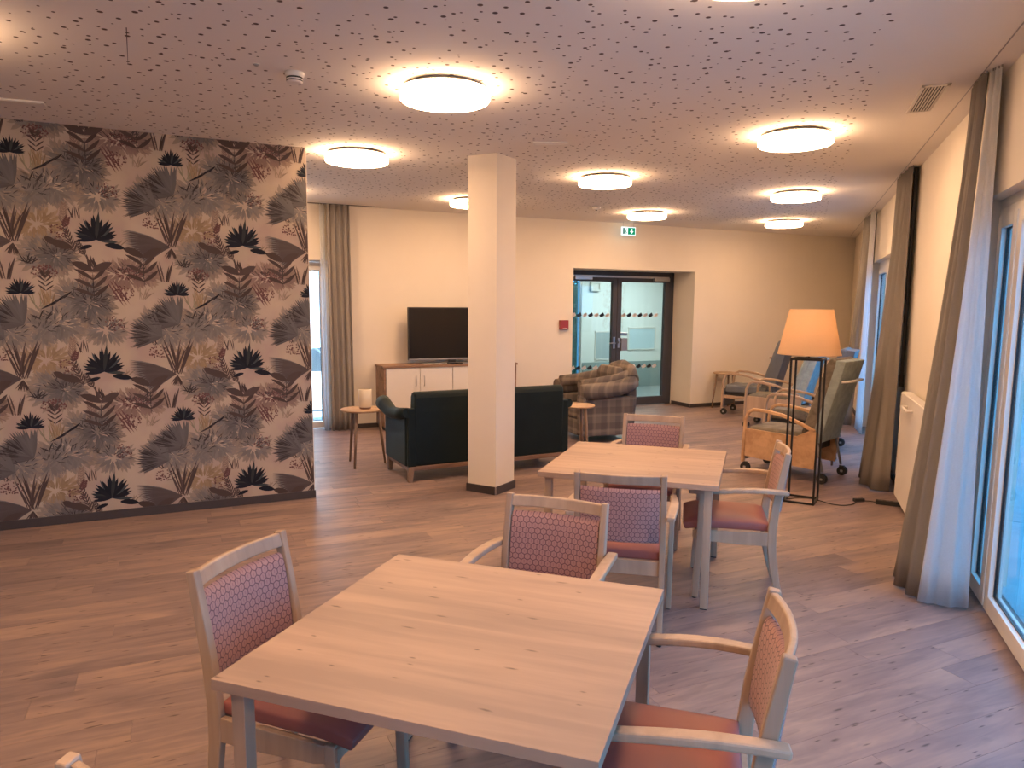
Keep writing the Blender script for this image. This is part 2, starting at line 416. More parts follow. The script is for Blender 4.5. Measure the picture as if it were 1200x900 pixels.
def build_floor():
    sub = MB().prism([(-8.6, -3.1), (WX + .25, -3.1), (WX + .25, fp(S_CORNER + .3, 0).y), fp(S_CORNER, -.66)[:2], fp(S_LEFT, -.66)[:2]], -.12, -.0075)
    fl = sub.build('floor', M['subfloor']); tag(fl, kind='structure')
    L, W, G = 1.22, .18, .0006
    def clip(poly, n, d):                   # keep p.n <= d
        out = []
        for i in range(len(poly)):
            a, b = poly[i], poly[(i + 1) % len(poly)]; da, db = a.dot(n) - d, b.dot(n) - d
            if da <= 0: out.append(a)
            if da * db < 0: out.append(a + (b - a) * (da / (da - db)))
        return out
    planes = [(Vector((1, 0)), WX + .16), (Vector((-1, 0)), 8.45), (Vector((0, -1)), 2.9), (-FN.xy, -(DW - .60))]
    cam = Vector((0, 0)); cells = []
    for r in range(int(14 / W)):
        t0 = DW - .60 + r * W; o = rnd.random() * L
        for c in range(-16, 18):
            s0 = c * L + o
            pl = [FD.xy * a + FN.xy * b for a, b in ((s0 + G, t0 + G), (s0 + L - G, t0 + G), (s0 + L - G, t0 + W - G), (s0 + G, t0 + W - G))]
            for n, d in planes:
                pl = clip(pl, n, d)
                if len(pl) < 3: break
            if len(pl) < 3: continue
            cells.append((pl, sum(pl, Vector((0, 0))) / len(pl)))
    fwd = Vector((-sin(radians(20.81)), cos(radians(20.81)))); rgt = Vector((fwd.y, -fwd.x))
    def seen(c):
        z, x = c.dot(fwd), c.dot(rgt)
        if z < 1.6 or abs(x) > .74 * z + .5: return False
        wl = (c - Vector((-3.98, 5.43))).dot(Vector((-.727, .687)))      # behind the papered partition?
        return not (wl > .3 and x < -1.9 + (z - 6.6) * -.27)
    vis = [k for k in cells if seen(k[1])]; vis.sort(key=lambda k: k[1].length)
    near = vis[:298]; ids = set(id(k) for k in near); far = [k for k in cells if id(k) not in ids]
    def solid(pl, z1, b):
        n = len(pl); vs = [(p.x, p.y, -.007) for p in pl] + [(p.x, p.y, z1) for p in pl]
        return vs, [tuple(b + i for i in range(n, 2 * n))] + [(b + i, b + (i + 1) % n, b + n + (i + 1) % n, b + n + i) for i in range(n)]
    def mesh(name, items):
        vs, fs, rr = [], [], []
        for pl, c in items:
            if (pl[1] - pl[0]).cross(pl[2] - pl[1]) < 0: pl = pl[::-1]
            v, f = solid(pl, 0.0, len(vs)); vs += v; fs += f; rr += [rnd.random()] * len(v)
        me = bpy.data.meshes.new(name); me.from_pydata(vs, [], fs); me.materials.append(M['floor'])
        a = me.attributes.new('rnd', 'FLOAT', 'POINT'); a.data.foreach_set('value', rr)
        o = bpy.data.objects.new(name, me); COL.objects.link(o); o.parent = fl; return o
    for k in near: mesh('plank', [k])
    o = mesh('outer_planks', far); o['kind'] = 'stuff'
build_floor()

def build_ceiling():
    m = MB().prism([(-8.8, -3.3), (WX + .3, -3.3), (WX + .3, fp(S_CORNER + .45, 0).y), fp(S_CORNER, -.3)[:2], fp(S_LEFT - .3, -.3)[:2]], CZ, CZ + .32)
    tag(m.build('ceiling', M['ceiling']), kind='structure')
build_ceiling()

ZL = 2.40                                    # lintels
def build_walls():
    m = MB(); T = .30; yc = fp(S_CORNER, 0).y
    m.box(WX, WX + T, -3, -2.4, 0, CZ); m.box(WX, WX + T, 5.28, 8.62, 0, CZ); m.box(WX, WX + T, 11.9, yc + .3, 0, CZ)
    m.box(WX, WX + T, -2.4, 5.28, ZL, CZ); m.box(WX, WX + T, 8.62, 11.9, ZL, CZ)
    tag(m.build('wall_right', M['wall']), kind='structure')
    m = MB(); Mx = Matrix.Rotation(FROT, 4, 'Z'); Mx.translation = FN * DW
    T = .66
    def seg(a, b, z0, z1): m.box(a, b, 0, T, z0, z1, Mx)
    DS0, DS1 = 5.72, 8.1; W0, W1 = .2, 1.92
    seg(S_LEFT - .1, W0, 0, CZ); seg(W0, W1, 2.34, CZ); seg(W1, DS0, 0, CZ); seg(DS0, DS1, 2.345, CZ); seg(DS1, S_CORNER + .1, 0, CZ)
    tag(m.build('wall_far', M['wall']), kind='structure')
    tag(MB().box(-8.8, -8.5, -3, fp(S_LEFT, 0).y + .3, 0, CZ).build('wall_left', M['wall']), kind='structure')
    tag(MB().box(-8.8, WX + .3, -3.3, -3, 0, CZ).build('wall_back', M['wall']), kind='structure')
    # baseboards
    m = MB(); h = .062
    m.box(WX - .014, WX, 5.3, 8.6, 0, h); m.box(WX - .014, WX, 11.92, yc - .02, 0, h)
    tag(m.build('baseboard_right', M['skirt'], bevel=.002), kind='structure')
    m = MB()
    for a, b in ((S_LEFT + .1, W0), (W1, DS0), (DS1, S_CORNER - .02)): m.box(a, b, -.014, 0, 0, h, Mx)
    m.box(DS1 - .014, DS1, 0, .53, 0, h, Mx); m.box(DS0, DS0 + .014, 0, .53, 0, h, Mx)
    tag(m.build('baseboard_far', M['skirt'], bevel=.002), kind='structure')
build_walls()

def build_pillar():
    p = empty('wall_pillar', (-2.49, 6.14, 0), radians(-10), kind='structure')
    W, D = .31, .335
    MB().box(-W, 0, 0, D, 0, CZ).build('shaft', M['wall'], p, bevel=.004)
    m = MB(); e = .012
    m.box(-W - e, e, -e, 0, 0, .075).box(0, e, 0, D, 0, .075).box(-W - e, -W, 0, D, 0, .075).box(-W - e, e, D, D + e, 0, .075)
    m.build('skirting', M['skirt'], p, bevel=.002)
    m = MB(); m.box(0.0, e + .001, -e - .001, -e + .002, 0, .075)
    m.build('corner_trim', M['steel'], p)
build_pillar()

# ---- papered partition -------------------------------------------------
PW = radians(43.4); PD = Vector((sin(PW), cos(PW), 0))
PEND = Vector((-3.98, 5.43, 0))
def build_partition():
    LEN = 6.3
    p = empty('wall_partition', PEND, pi / 2 - PW, kind='structure')        # local x = +along (end at 0), wall at x<0, face at y=0 facing -y
    MB().box(-LEN, 0, 0, .16, 0, CZ).build('panel', [M['paper']], p)
    MB().box(-LEN, .01, -.014, 0, 0, .07).build('skirting', M['skirt'], p, bevel=.002)
    MB().box(0, .004, -.002, .16, 0, CZ).build('edge_trim', M['wall'], p)
    # the printed foliage: flat leaves a fraction of a millimetre thick, repeated like the drop of the paper
    V, F, C = [], [], []
    PX, PZ = 1.075, 1.03
    R = random.Random(3)
    lay = [0]
    TILE = []                                # (points, colour, layer)
    def poly(pts, col, layer):
        TILE.append((pts, col, layer))
    def var(c, a=.15):
        k = 1 + R.uniform(-a, a); return tuple(x * k for x in c)
    def leaf(x, z, ang, ln, wd, col, layer, bend=0.0, n=5):
        l, r = [], []; px, pz, a = x, z, ang; st = ln / n
        for i in range(n + 1):
            t = i / n; w_ = wd * (sin(pi * min(1, t * .92 + .06)) ** .8) * .5
            if i == n: w_ = 0
            l.append((px - sin(a) * w_, pz + cos(a) * w_)); r.append((px + sin(a) * w_, pz - cos(a) * w_))
            a += bend / n; px += cos(a) * st; pz += sin(a) * st
        poly(l + r[::-1][1:], col, layer)
    def stroke(x, z, ang, ln, wd, col, layer, bend=0): leaf(x, z, ang, ln, wd, col, layer, bend, 4)
    GREY = (.135, .130, .135); GREY2 = (.20, .19, .187); DG = (.055, .047, .050); NAVY = (.016, .018, .028); BROWN = (.085, .062, .060); PLUM = (.15, .075, .075); GOLD = (.30, .22, .14); TAN = (.43, .335, .255)
    def mixc(a, b, t): return tuple(x + (y - x) * t for x, y in zip(a, b))
    def puff(x, z, rx, rz, col, layer, n=210, dark=.3):        # soft bushy clump fading into the paper
        rx *= 1.13; rz *= 1.13; n = int(n * 1.25)
        for i in range(n):
            q, r0 = R.uniform(0, 2 * pi), sqrt(R.random()); e = r0 ** 3
            X, Z = x + cos(q) * rx * r0, z + sin(q) * rz * r0
            leaf(X, Z, q + R.uniform(-.6, .6), R.uniform(.05, .09), R.uniform(.012, .026), mixc(var(col, .14), TAN, e * .62), layer + (0 if r0 > .6 else R.randint(1, 2)), R.uniform(-.3, .3), 3)
        for i in range(int(90 * dark)):
            q, r0 = R.uniform(-.3, pi * .9), R.uniform(.15, .95); stroke(x + cos(q) * rx * r0, z + sin(q) * rz * r0, q + R.uniform(-.7, .7), .045, .005, var(DG, .3), layer + 3)
    def fan(x, z, rad, dirn, spread, n, col, layer):           # fan palm: leaflets from one point, dark folds along one edge
        for i in range(n * 2):
            t = (i + R.random()) / (n * 2) * 2 - 1; a = dirn + t * spread; ln = rad * R.uniform(.80, 1.0) * (1 - .10 * abs(t))
            leaf(x, z, a, ln, rad * .075, mixc(var(col, .16), DG, .35 * max(0, t)), layer + R.randint(0, 2), R.uniform(-.12, .12), 4)
        for i in range(n):
            a = dirn + spread * R.uniform(-.2, 1) * 1.0; s0 = rad * R.uniform(.30, .62)
            stroke(x + cos(a) * s0, z + sin(a) * s0, a, rad * .40, rad * .022, var(DG, .3), layer + 3)
    def aloe(x, z, s, layer):
        for i in range(19):
            t = (i - 9) / 9; a = pi / 2 + t * 1.72 + R.uniform(-.06, .06); c = NAVY if i % 4 else (.05, .06, .068)
            leaf(x, z, a, s * R.uniform(.80, 1.08) * (1 - .22 * abs(t)), s * .135, var(c, .3), layer + (i % 3), -t * .15)
    def broad(x, z, s, layer):                                 # stalk with paired rising leaves; x,z = fork of the top pair
        leaf(x, z, pi * .80, s * .80, s * .30, var(BROWN), layer + 1, .35); leaf(x, z, pi * .17, s * .80, s * .30, var(BROWN), layer + 2, -.1)
        for k, zz in enumerate((-.34, -.66, -.98)):
            leaf(x, z + zz * s, pi * .76 + k * .10, s * (.78 - .02 * k), s * .15, var(BROWN), layer, .30); leaf(x, z + zz * s, pi * .20 - k * .06, s * .74, s * .15, var(BROWN), layer, .35)
        stroke(x, z - s * 1.15, pi / 2, s * 1.2, s * .035, DG, layer)
    def berries(x, z, rx, rz, n, col, layer):
        for i in range(n):
            q, r0 = R.uniform(0, 2 * pi), sqrt(R.random()); leaf(x + cos(q) * r0 * rx, z + sin(q) * r0 * rz, R.uniform(0, pi), .016, .010, var(col, .3), layer, 0, 3)
    def fern(x, z, ang, ln, col, layer, n=9, wl=.09):
        stroke(x, z, ang, ln, .007, col, layer)
        for i in range(n):
            t = (i + 1) / (n + 1); X, Z = x + cos(ang) * ln * t, z + sin(ang) * ln * t
            for sg in (-1, 1): leaf(X, Z, ang + sg * .75, wl * (1.1 - .6 * t), .011, var(col, .2), layer, -sg * .3, 4)
    def grass(x, z, n, h, col, layer, sp=.5, wd=.012):
        for i in range(n):
            a = pi / 2 + R.uniform(-sp, sp); stroke(x + R.uniform(-.03, .03), z, a, h * R.uniform(.6, 1), wd, var(col, .25), layer, (pi / 2 - a) * -.4)
    def cone(x, z, ln, layer):                                 # lined fan seen from the side, arching to the left
        for i in range(34):
            t = i / 33; a = pi * (.80 + .32 * t)
            stroke(x, z, a, ln * (1.0 - .35 * t), .017, mixc(var(GREY, .2), BROWN if i % 2 else GREY2, .7), layer + (i % 2), .45)
        for i in range(16): stroke(x + .01, z - .01, -pi / 2 + R.uniform(-.7, .7), .09, .009, var(BROWN, .3), layer)
    # one repeat; origin at the tall dark aloe
    puff(.69, .06, .13, .07, GOLD, 0, 120, 0); puff(.21, -.31, .19, .065, (.235, .165, .150), 1, 200, .5)
    puff(-.07, -.53, .13, .12, GREY, 2, 260, .8); puff(-.17, -.50, .09, .10, GREY2, 1, 120, .1)
    puff(.74, -.17, .13, .11, GREY2, 1, 200, .2); puff(.80, -.18, .10, .085, GREY, 3, 170, .3)
    puff(.78, -.69, .17, .10, GREY2, 1, 240, .3); puff(.66, -.74, .11, .08, GREY2, 1, 130, .2); puff(.03, -.74, .10, .07, GREY2, 1, 110, .2)
    fan(.56, -.70, .26, 2.35, 1.0, 40, GREY, 5); fan(.43, -.80, .26, 2.65, .95, 40, GREY, 6); puff(.47, -.76, .09, .08, GREY2, 4, 120, .1)
    puff(.40, -.70, .10, .09, GREY2, 3, 120, .2)
    leaf(.80, -.09, 2.2, .09, .05, BROWN, 8, .5); leaf(.76, -.055, -.5, .17, .06, BROWN, 8, .25)
    cone(.52, -.08, .37, 8); grass(.53, -.08, 15, .34, BROWN, 12, .36, .012); grass(.47, -.36, 9, .20, BROWN, 12, .35, .010)
    broad(.32, -.165, .195, 14); broad(-.037, -.285, .195, 14)
    grass(-.03, -.27, 8, .13, BROWN, 12, .5, .014)
    for k in range(3): stroke(.06 + .02 * k, -.37 + .01 * k, -1.05, .22, .012, PLUM, 6)
    berries(.17, -.46, .075, .06, 60, PLUM, 7); berries(.22, -.30, .11, .05, 70, PLUM, 4); berries(.72, -.30, .085, .05, 75, PLUM, 7); berries(.40, .10, .08, .05, 50, PLUM, 3); berries(.83, .0, .06, .06, 40, PLUM, 5); berries(.10, -.70, .07, .06, 45, PLUM, 3)
    fern(.72, -.36, pi / 2, .06, BROWN, 8, 3, .07)
    for k in range(3): leaf(.72, -.37 - .035 * k, 2.4, .07, .012, BROWN, 8); leaf(.72, -.37 - .035 * k, .7, .07, .012, BROWN, 8)
    grass(.72, -.56, 12, .17, GOLD, 8, .3, .009); grass(.66, -.58, 8, .16, (.30, .28, .20), 7, .5, .008)
    for k in range(8): stroke(.68 + .022 * k, -.58 + .012 * k, .55 + .05 * k, .12 - .006 * k, .013, NAVY if k % 2 else DG, 12, -.2)
    fern(.93, -.16, 1.85, .24, BROWN, 6, 8, .06); fern(.86, .03, 1.2, .10, PLUM, 6, 5, .05); fern(1.0, -.18, 2.0, .14, BROWN, 6, 6, .05)
    grass(.95, .11, 7, .14, BROWN, 3, .4, .007); grass(.38, .16, 6, .12, BROWN, 3, .8, .007); grass(.62, -.24, 9, .10, DG, 9, 1.2, .009); grass(.69, -.66, 5, .10, DG, 9, .9, .01)
    grass(.13, -.10, 10, .12, (.30, .24, .19), 3, .9, .008); fern(.24, .12, 1.2, .17, (.28, .21, .17), 3, 8, .06); fern(.98, -.42, 1.7, .20, (.27, .19, .16), 3, 8, .06); grass(.30, -.50, 9, .13, (.30, .24, .19), 3, .8, .008); fern(.86, -.98, 1.5, .18, (.28, .21, .17), 3, 8, .06)
    aloe(.555, -.46, .125, 18); aloe(0, -.04, .205, 20)
    leaf(.06, -.08, -.05, .14, .045, NAVY, 23, -.2); leaf(-.03, -.09, pi + .2, .09, .03, NAVY, 23, .2)
    nl = 0
    for ix in range(-5, 1):
        for iz in range(-1, 4):
            ox, oz = -.54 + ix * PX, .215 + iz * PZ
            for pts, col, layer in TILE:
                q = [(x + ox, z + oz) for x, z in pts]
                if max(p_[0] for p_ in q) < -LEN: continue
                # clip to the paper's rectangle
                for (ax, lim, sg) in ((0, -.002, 1), (1, CZ - .002, 1), (1, .068, -1)):
                    out = []
                    for i in range(len(q)):
                        a, b = q[i], q[(i + 1) % len(q)]; da, db = (a[ax] - lim) * sg, (b[ax] - lim) * sg
                        if da <= 0: out.append(a)
                        if da * db < 0:
                            k = da / (da - db); out.append((a[0] + (b[0] - a[0]) * k, a[1] + (b[1] - a[1]) * k))
                    q = out
                    if len(q) < 3: break
                if len(q) < 3: continue
                nl += 1; y = -.0004 - layer * .00012 - (nl % 7) * .00001
                b = len(V); V += [(x, y, z) for x, z in q]; F.append(tuple(range(b, b + len(q)))); C += [(*col, 1)] * len(q)
    me = bpy.data.meshes.new('printed_foliage'); me.from_pydata(V, [], F); me.materials.append(M['print'])
    a = me.color_attributes.new('ink', 'FLOAT_COLOR', 'POINT'); a.data.foreach_set('color', [c for q in C for c in q])
    o = bpy.data.objects.new('printed_foliage', me); COL.objects.link(o); o.parent = p; o['kind'] = 'stuff'
build_partition()

# ---- windows in the right wall, patio door in the far wall ----------------
def window_unit(name, place, spans, H, fr=.075, dep=.07, mat='white_metal', gl='glass', handle=None):
    """local x along the wall, y depth (0 = inner face of the frame), z up; one frame per leaf"""
    root = empty(name, kind='structure'); root.matrix_world = place
    a0, a1 = spans[0][0], spans[-1][1]
    f = MB(); o = .05
    f.box(a0 - o, a0, .0, dep, 0, H).box(a1, a1 + o, .0, dep, 0, H).box(a0 - o, a1 + o, .0, dep, H, H + o)
    f.build('outer_frame', M[mat], root, bevel=.003)
    for k, (a, b) in enumerate(spans):
        m = MB(); m.box(a, a + fr, -.015, dep - .015, .02, H).box(b - fr, b, -.015, dep - .015, .02, H)
        m.box(a + fr, b - fr, -.015, dep - .015, H - fr, H).box(a + fr, b - fr, -.015, dep - .015, .02, .02 + fr + .02)
        lf = m.build('leaf_frame', M[mat], root, bevel=.003)
        g = MB(); e = .008
        for x0, x1, z0, z1 in ((a + fr, a + fr + e, .12, H - fr), (b - fr - e, b - fr, .12, H - fr), (a + fr, b - fr, H - fr - e, H - fr), (a + fr, b - fr, .115, .115 + e)): g.box(x0, x1, .012, .032, z0, z1)
        g.build('gasket', M['dark'], lf)
        MB().box(a + fr + e, b - fr - e, .018, .026, .123, H - fr - e).build('pane', M[gl], lf)
        if handle == k:
            h = MB().box(a + .02, a + .055, -.03, -.015, 1.0, 1.16); h.box(a + .028, a + .047, -.07, -.052, 1.05, 1.18).box(a + .03, a + .045, -.055, -.03, 1.06, 1.075)
            h.build('handle', M['steel'], lf, bevel=.003)
    return root
def right_place(y0):                         # local x runs towards -y, y towards +x (outside)
    m = Matrix.Rotation(-pi / 2, 4, 'Z'); m.translation = (WX + .085, y0, 0); return m
window_unit('window_1', right_place(5.0), [(-.22, .17), (.20, 1.55), (1.57, 2.9), (2.92, 4.3), (4.32, 5.7), (5.72, 7.0)], 2.30)  # first narrow leaf is added to backlight the sheer curtain
window_unit('window_2', right_place(11.8), [(.04, 1.05), (1.07, 2.08), (2.10, 3.10)], 2.30)
window_unit('window_3', fmat(.2, 0) @ Matrix.Translation((0, .14, 0)), [(.07, .82), (.84, 1.66)], 2.27, fr=.06, handle=None)
# roller blind box above the patio door
m = MB(); Mx = fmat(0, 0); m.box(.2, 1.92, .10, .22, 2.325, 2.345, Mx)
tag(m.build('trim_1', M['white_metal']), kind='structure')
# jamb filler between the right window frame and the wall opening
m = MB(); m.box(WX + .085, WX + .16, -2.4, -2.05, 0, 2.35); m.box(WX + .085, WX + .16, -2.4, 5.28, 2.35, ZL)
m.box(WX + .085, WX + .16, 8.62, 8.65, 0, 2.35).box(WX + .085, WX + .16, 11.81, 11.9, 0, 2.35).box(WX + .085, WX + .16, 8.62, 11.9, 2.35, ZL)
tag(m.build('trim_2', M['white_metal']), kind='structure')

# ---- glazed double door -------------------------------------------------
def build_door():
    root = empty('door_1', kind='structure'); root.matrix_world = fmat(5.72, -.58)
    W, H = 2.38, 2.345; A = M['anthracite']
    m = MB(); m.box(0, .075, 0, .09, 0, H).box(W - .10, W, 0, .09, 0, H).box(0, W, 0, .09, H - .075, H)
    m.build('frame', A, root, bevel=.003)
    MB().box(.1, W - .12, -.028, 0, 2.235, 2.268).build('closer_rail', M['steel'], root, bevel=.003)
    mid = 1.19
    for k, (a, b) in enumerate(((.08, mid - .003), (mid + .003, W - .105))):
        m = MB(); st = .088
        m.box(a, a + st, -.01, .06, .01, 2.262).box(b - st, b, -.01, .06, .01, 2.262).box(a + st, b - st, -.01, .06, 2.165, 2.262).box(a + st, b - st, -.01, .06, .01, .15)
        lf = m.build('leaf', A, root, bevel=.003)
        MB().box(a + st, b - st, .02, .03, .15, 2.165).build('pane', M['door_glass'], lf)
        x0 = a + .05 if k == 0 else b - .36
        MB().box(a + .25 if k == 0 else b - .36, a + .58 if k == 0 else b - .03, -.065, -.012, 2.19, 2.245).build('closer', M['steel'], lf, bevel=.004)
        if k == 0:
            h = MB().box(b - .06, b - .028, -.018, -.01, 1.02, 1.22); h.tube([(b - .044, -.012, 1.115), (b - .044, -.06, 1.115), (b - .17, -.062, 1.115)], .010, 8)
            h.build('handle', M['steel'], lf)
        else:
            h = MB().box(a + .028, a + .06, -.018, -.01, 1.03, 1.2); h.tube([(a + .044, -.012, 1.13), (a + .044, -.05, 1.13)], .02, 10); h.build('handle', M['steel'], lf)
            MB().box(a + .09, a + .215, -.035, .02, .98, 1.20).build('lock_box', M['grey_metal'], lf, bevel=.004)
            MB().box(a + .075, a + .21, -.03, .02, 1.24, 1.30).build('lock_plate', M['steel'], lf, bevel=.003)
        n = 8
        for zc in (1.60, .70):
            for i in range(7 if k else 8):
                xc = a + .15 + i * .112
                if xc > b - st - .04: break
                Mx = Matrix.Translation((xc, .014, zc)) @ Matrix.Rotation(-radians(32), 4, 'Y')
                m = MB(); m.box(-.044, .044, 0, .004, -.022, .022, Mx).box(-.02, .040, 0, .0035, -.036, .02, Mx)
                m.build('marker', M['dark'] if (i + k) % 2 == 0 else M['white_plastic'], lf)
build_door()

# ---- vestibule behind the double door --------------------------------------
def build_vestibule():
    Mx = Matrix.Rotation(FROT, 4, 'Z'); Mx.translation = FN * DW
    m = MB()
    m.box(5.0, 5.1, .68, 3.3, 0, 2.7, Mx).box(11.0, 11.1, .68, 3.3, 0, 2.7, Mx)
    m.box(5.0, 7.2, 3.2, 3.3, 0, 2.7, Mx).box(7.72, 11.1, 3.2, 3.3, 0, 2.7, Mx).box(7.2, 7.72, 3.2, 3.3, 2.35, 2.7, Mx).box(7.2, 7.72, 3.2, 3.3, 0, .25, Mx)
    m.box(5.0, 11.1, .66, 3.3, 2.7, 2.8, Mx)
    tag(m.build('wall_vestibule', M['white_wall']), kind='structure')
    m = MB().box(5.0, 11.1, .6, 3.3, -.1, -.002, Mx); tag(m.build('floor_vestibule', M['vest_floor']), kind='structure')
    m = MB().box(7.75, 11.0, 3.17, 3.2, 0, .56, Mx); tag(m.build('trim_3', M['dado'], bevel=.002), kind='structure')
    m = MB().box(7.2, 7.25, 3.21, 3.29, .25, 2.35, Mx).box(7.67, 7.72, 3.21, 3.29, .25, 2.35, Mx).box(7.2, 7.72, 3.21, 3.29, 2.3, 2.35, Mx).box(7.2, 7.72, 3.21, 3.29, .25, .3, Mx)
    r = m.build('window_4', M['grey_metal'], bevel=.003); tag(r, kind='structure')
    MB().box(7.25, 7.67, 3.24, 3.25, .3, 2.3, Mx).build('pane', M['glass'], r)
    def panel(name, s0, s1, z0, z1, mat, label, cat, d=.02):
        root = empty(name, fp((s0 + s1) / 2, -3.2, z0), FROT, label, cat); W_ = (s1 - s0) / 2; H_ = z1 - z0
        f = MB(); t_ = .03
        f.box(-W_, -W_ + t_, -d, 0, 0, H_).box(W_ - t_, W_, -d, 0, 0, H_).box(-W_, W_, -d, 0, 0, t_).box(-W_, W_, -d, 0, H_ - t_, H_)
        f.build('frame', M['white_plastic'], root, bevel=.002); MB().box(-W_ + t_, W_ - t_, -d * .6, -.001, t_, H_ - t_).build('face', mat, root)
        return root
    panel('notice_board', 8.88, 9.60, .80, 1.30, M['poster_blue'], 'pale blue board on the vestibule wall seen through the right leaf of the glazed door', 'board')
    panel('wall_speaker', 7.90, 8.13, 2.06, 2.25, M['white_plastic'], 'small square white speaker on the vestibule wall seen through the left door leaf', 'speaker', .07)
    panel('grey_board', 8.05, 8.62, .60, 1.22, M['grey_panel'], 'grey board low on the vestibule wall behind the left leaf of the glazed door', 'board')
    # pale leaf shapes scattered flat on the vestibule wall
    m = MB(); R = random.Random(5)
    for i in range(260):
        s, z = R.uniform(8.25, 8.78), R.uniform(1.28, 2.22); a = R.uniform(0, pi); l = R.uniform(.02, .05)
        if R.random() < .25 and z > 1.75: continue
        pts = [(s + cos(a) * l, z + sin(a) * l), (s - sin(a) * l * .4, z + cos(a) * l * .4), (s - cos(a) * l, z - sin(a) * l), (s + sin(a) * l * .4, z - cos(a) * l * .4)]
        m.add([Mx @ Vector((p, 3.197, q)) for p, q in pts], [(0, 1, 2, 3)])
    o = m.build('leaf_shapes', M['white_plastic']); tag(o, 'pale leaf shapes on the vestibule wall seen through the left door leaf', 'leaf shapes', kind='stuff')
    root = empty('vestibule_fill_light', fp(8.4, -1.9, 2.66), FROT, 'added flat cool light panel in the vestibule behind the glazed door', 'lamp')  # added light panel, brightens the vestibule seen through the door glass
    MB().box(-.62, .62, -.22, .22, -.04, 0).build('housing', M['white_metal'], root, bevel=.003)
    MB().box(-.59, .59, -.19, .19, -.05, -.041).build('diffuser', M['cool_fill'], root)
build_vestibule()

# ---- outdoors -------------------------------------------------------------
def build_outdoors():
    tag(MB().box(-40, 40, -30, 50, -.3, -.125).build('ground_outside', M['ground']), kind='structure')
    c = fp(-1.2, -8.0); d = Vector((-.2, -.98, 0)).normalized(); m = Matrix.Rotation(atan2(-d.x, d.y) + pi, 4, 'Z')
    root = empty('neighbour_building', (c.x, c.y, -.125), atan2(-d.x, d.y) + pi, 'white rendered house front seen through the patio door at far left', 'building')
    MB().box(-7, 7, 0, .3, 0, 5.5).build('wall', M['white_wall'], root)
    f = MB(); f.box(-7.1, 7.1, -.1, .35, 5.5, 5.6); f.build('roof_edge', M['grey_metal'], root)
    # curved bars of a bicycle rack outside the patio door
    root = empty('bicycle_rack', fp(.95, -2.0, -.125), FROT, 'metal bicycle rack of curved bars outside the patio door', 'rack')
    for k in range(9):
        x = -1.2 + k * .3; pts = [(x, 0, 0)] + [(x + .28 * (1 - cos(q)) * .5, 0, .95 + .2 * sin(q)) for q in [pi * i / 8 for i in range(9)]] + [(x + .28, 0, 0)]
        MB().tube(pts, .018, 8).build('bar', M['steel'], root)
    MB().tube([(-1.3, .03, .12), (1.6, .03, .12)], .02, 8).build('rail', M['steel'], root)
    MB().box(-1.3, 1.6, .2, .24, .75, 1.15).build('back_board', M['grey_metal'], root)
    # low hedge along the terrace on the right, shrub behind the vestibule
    R = random.Random(11)
    def hedge(name, x0, x1, y0, y1, h, label, n):
        m = MB(); m.box(x0 + .1, x1 - .1, y0 + .1, y1 - .1, -.12, h - .1)
        for i in range(n):
            p = Vector((R.uniform(x0, x1), R.uniform(y0, y1), R.uniform(0, h))); a = Vector((R.gauss(0, 1), R.gauss(0, 1), R.gauss(0, 1))).normalized() * R.uniform(.06, .14)
            b = a.orthogonal().normalized() * .04
            m.add([p - a, p + b, p + a, p - b], [(0, 1, 2, 3)])
        o = m.build(name, M['hedge'], recalc=False); return tag(o, label, 'hedge')
    hedge('clipped_hedge', 5.2, 6.2, -2, 16, 1.5, 'clipped green hedge beyond the terrace outside the right windows', 3000)
    c = fp(8.6, -5.4); hedge('garden_shrub', c.x - 1.6, c.x + 1.6, c.y - 1.0, c.y + 1.0, 2.3, 'green shrub outside the vestibule window', 2600)
build_outdoors()

# ------------------------------------------------------------------ ceiling lamps
def ceiling_lamp(x, y, label):
    r = empty('ceiling_lamp', (x, y, CZ), 0, label, 'lamp', 'round ceiling lamps')
    MB().lathe([(.225, 0), (.225, -.022), (.262, -.024), (.262, -.032)], 48).build('base_ring', M['grey_metal'], r)
    MB().lathe([(.272, -.032), (.275, -.036), (.275, -.082), (.268, -.090)], 56).build('diffuser', M['lamp'], r)
    return r
for x, y, l in ((-2.06, 4.22, 'large round ceiling lamp nearest the camera, left of the pillar top'),
                (-3.66, 5.73, 'round ceiling lamp just beyond the top right corner of the papered wall'),
                (-1.88, 7.61, 'round ceiling lamp right behind the top of the pillar'),
                (-.045, 6.21, 'large round ceiling lamp nearest the right-hand curtains'),
                (-2.0, 10.61, 'round ceiling lamp above the green exit sign'),
                (-.03, 9.32, 'second round ceiling lamp in the row along the right-hand windows'),
                (-.19, 12.26, 'farthest round ceiling lamp in the row along the right-hand windows'),
                (-5.78, 7.2, 'round ceiling lamp hidden behind the right end of the papered wall, beside the grey curtain'),
                (-3.86, 8.67, 'round ceiling lamp half hidden behind the left edge of the pillar top'),
                (-.2, 3.02, 'round ceiling lamp just above the top edge of the picture on the right'),
                (-4.0, 2.3, 'round ceiling lamp just outside the left edge of the picture'),
                (-2.0, .9, 'round ceiling lamp overhead left of the camera'), (-.2, -.4, 'round ceiling lamp overhead right of the camera')):
    ceiling_lamp(x, y, l)

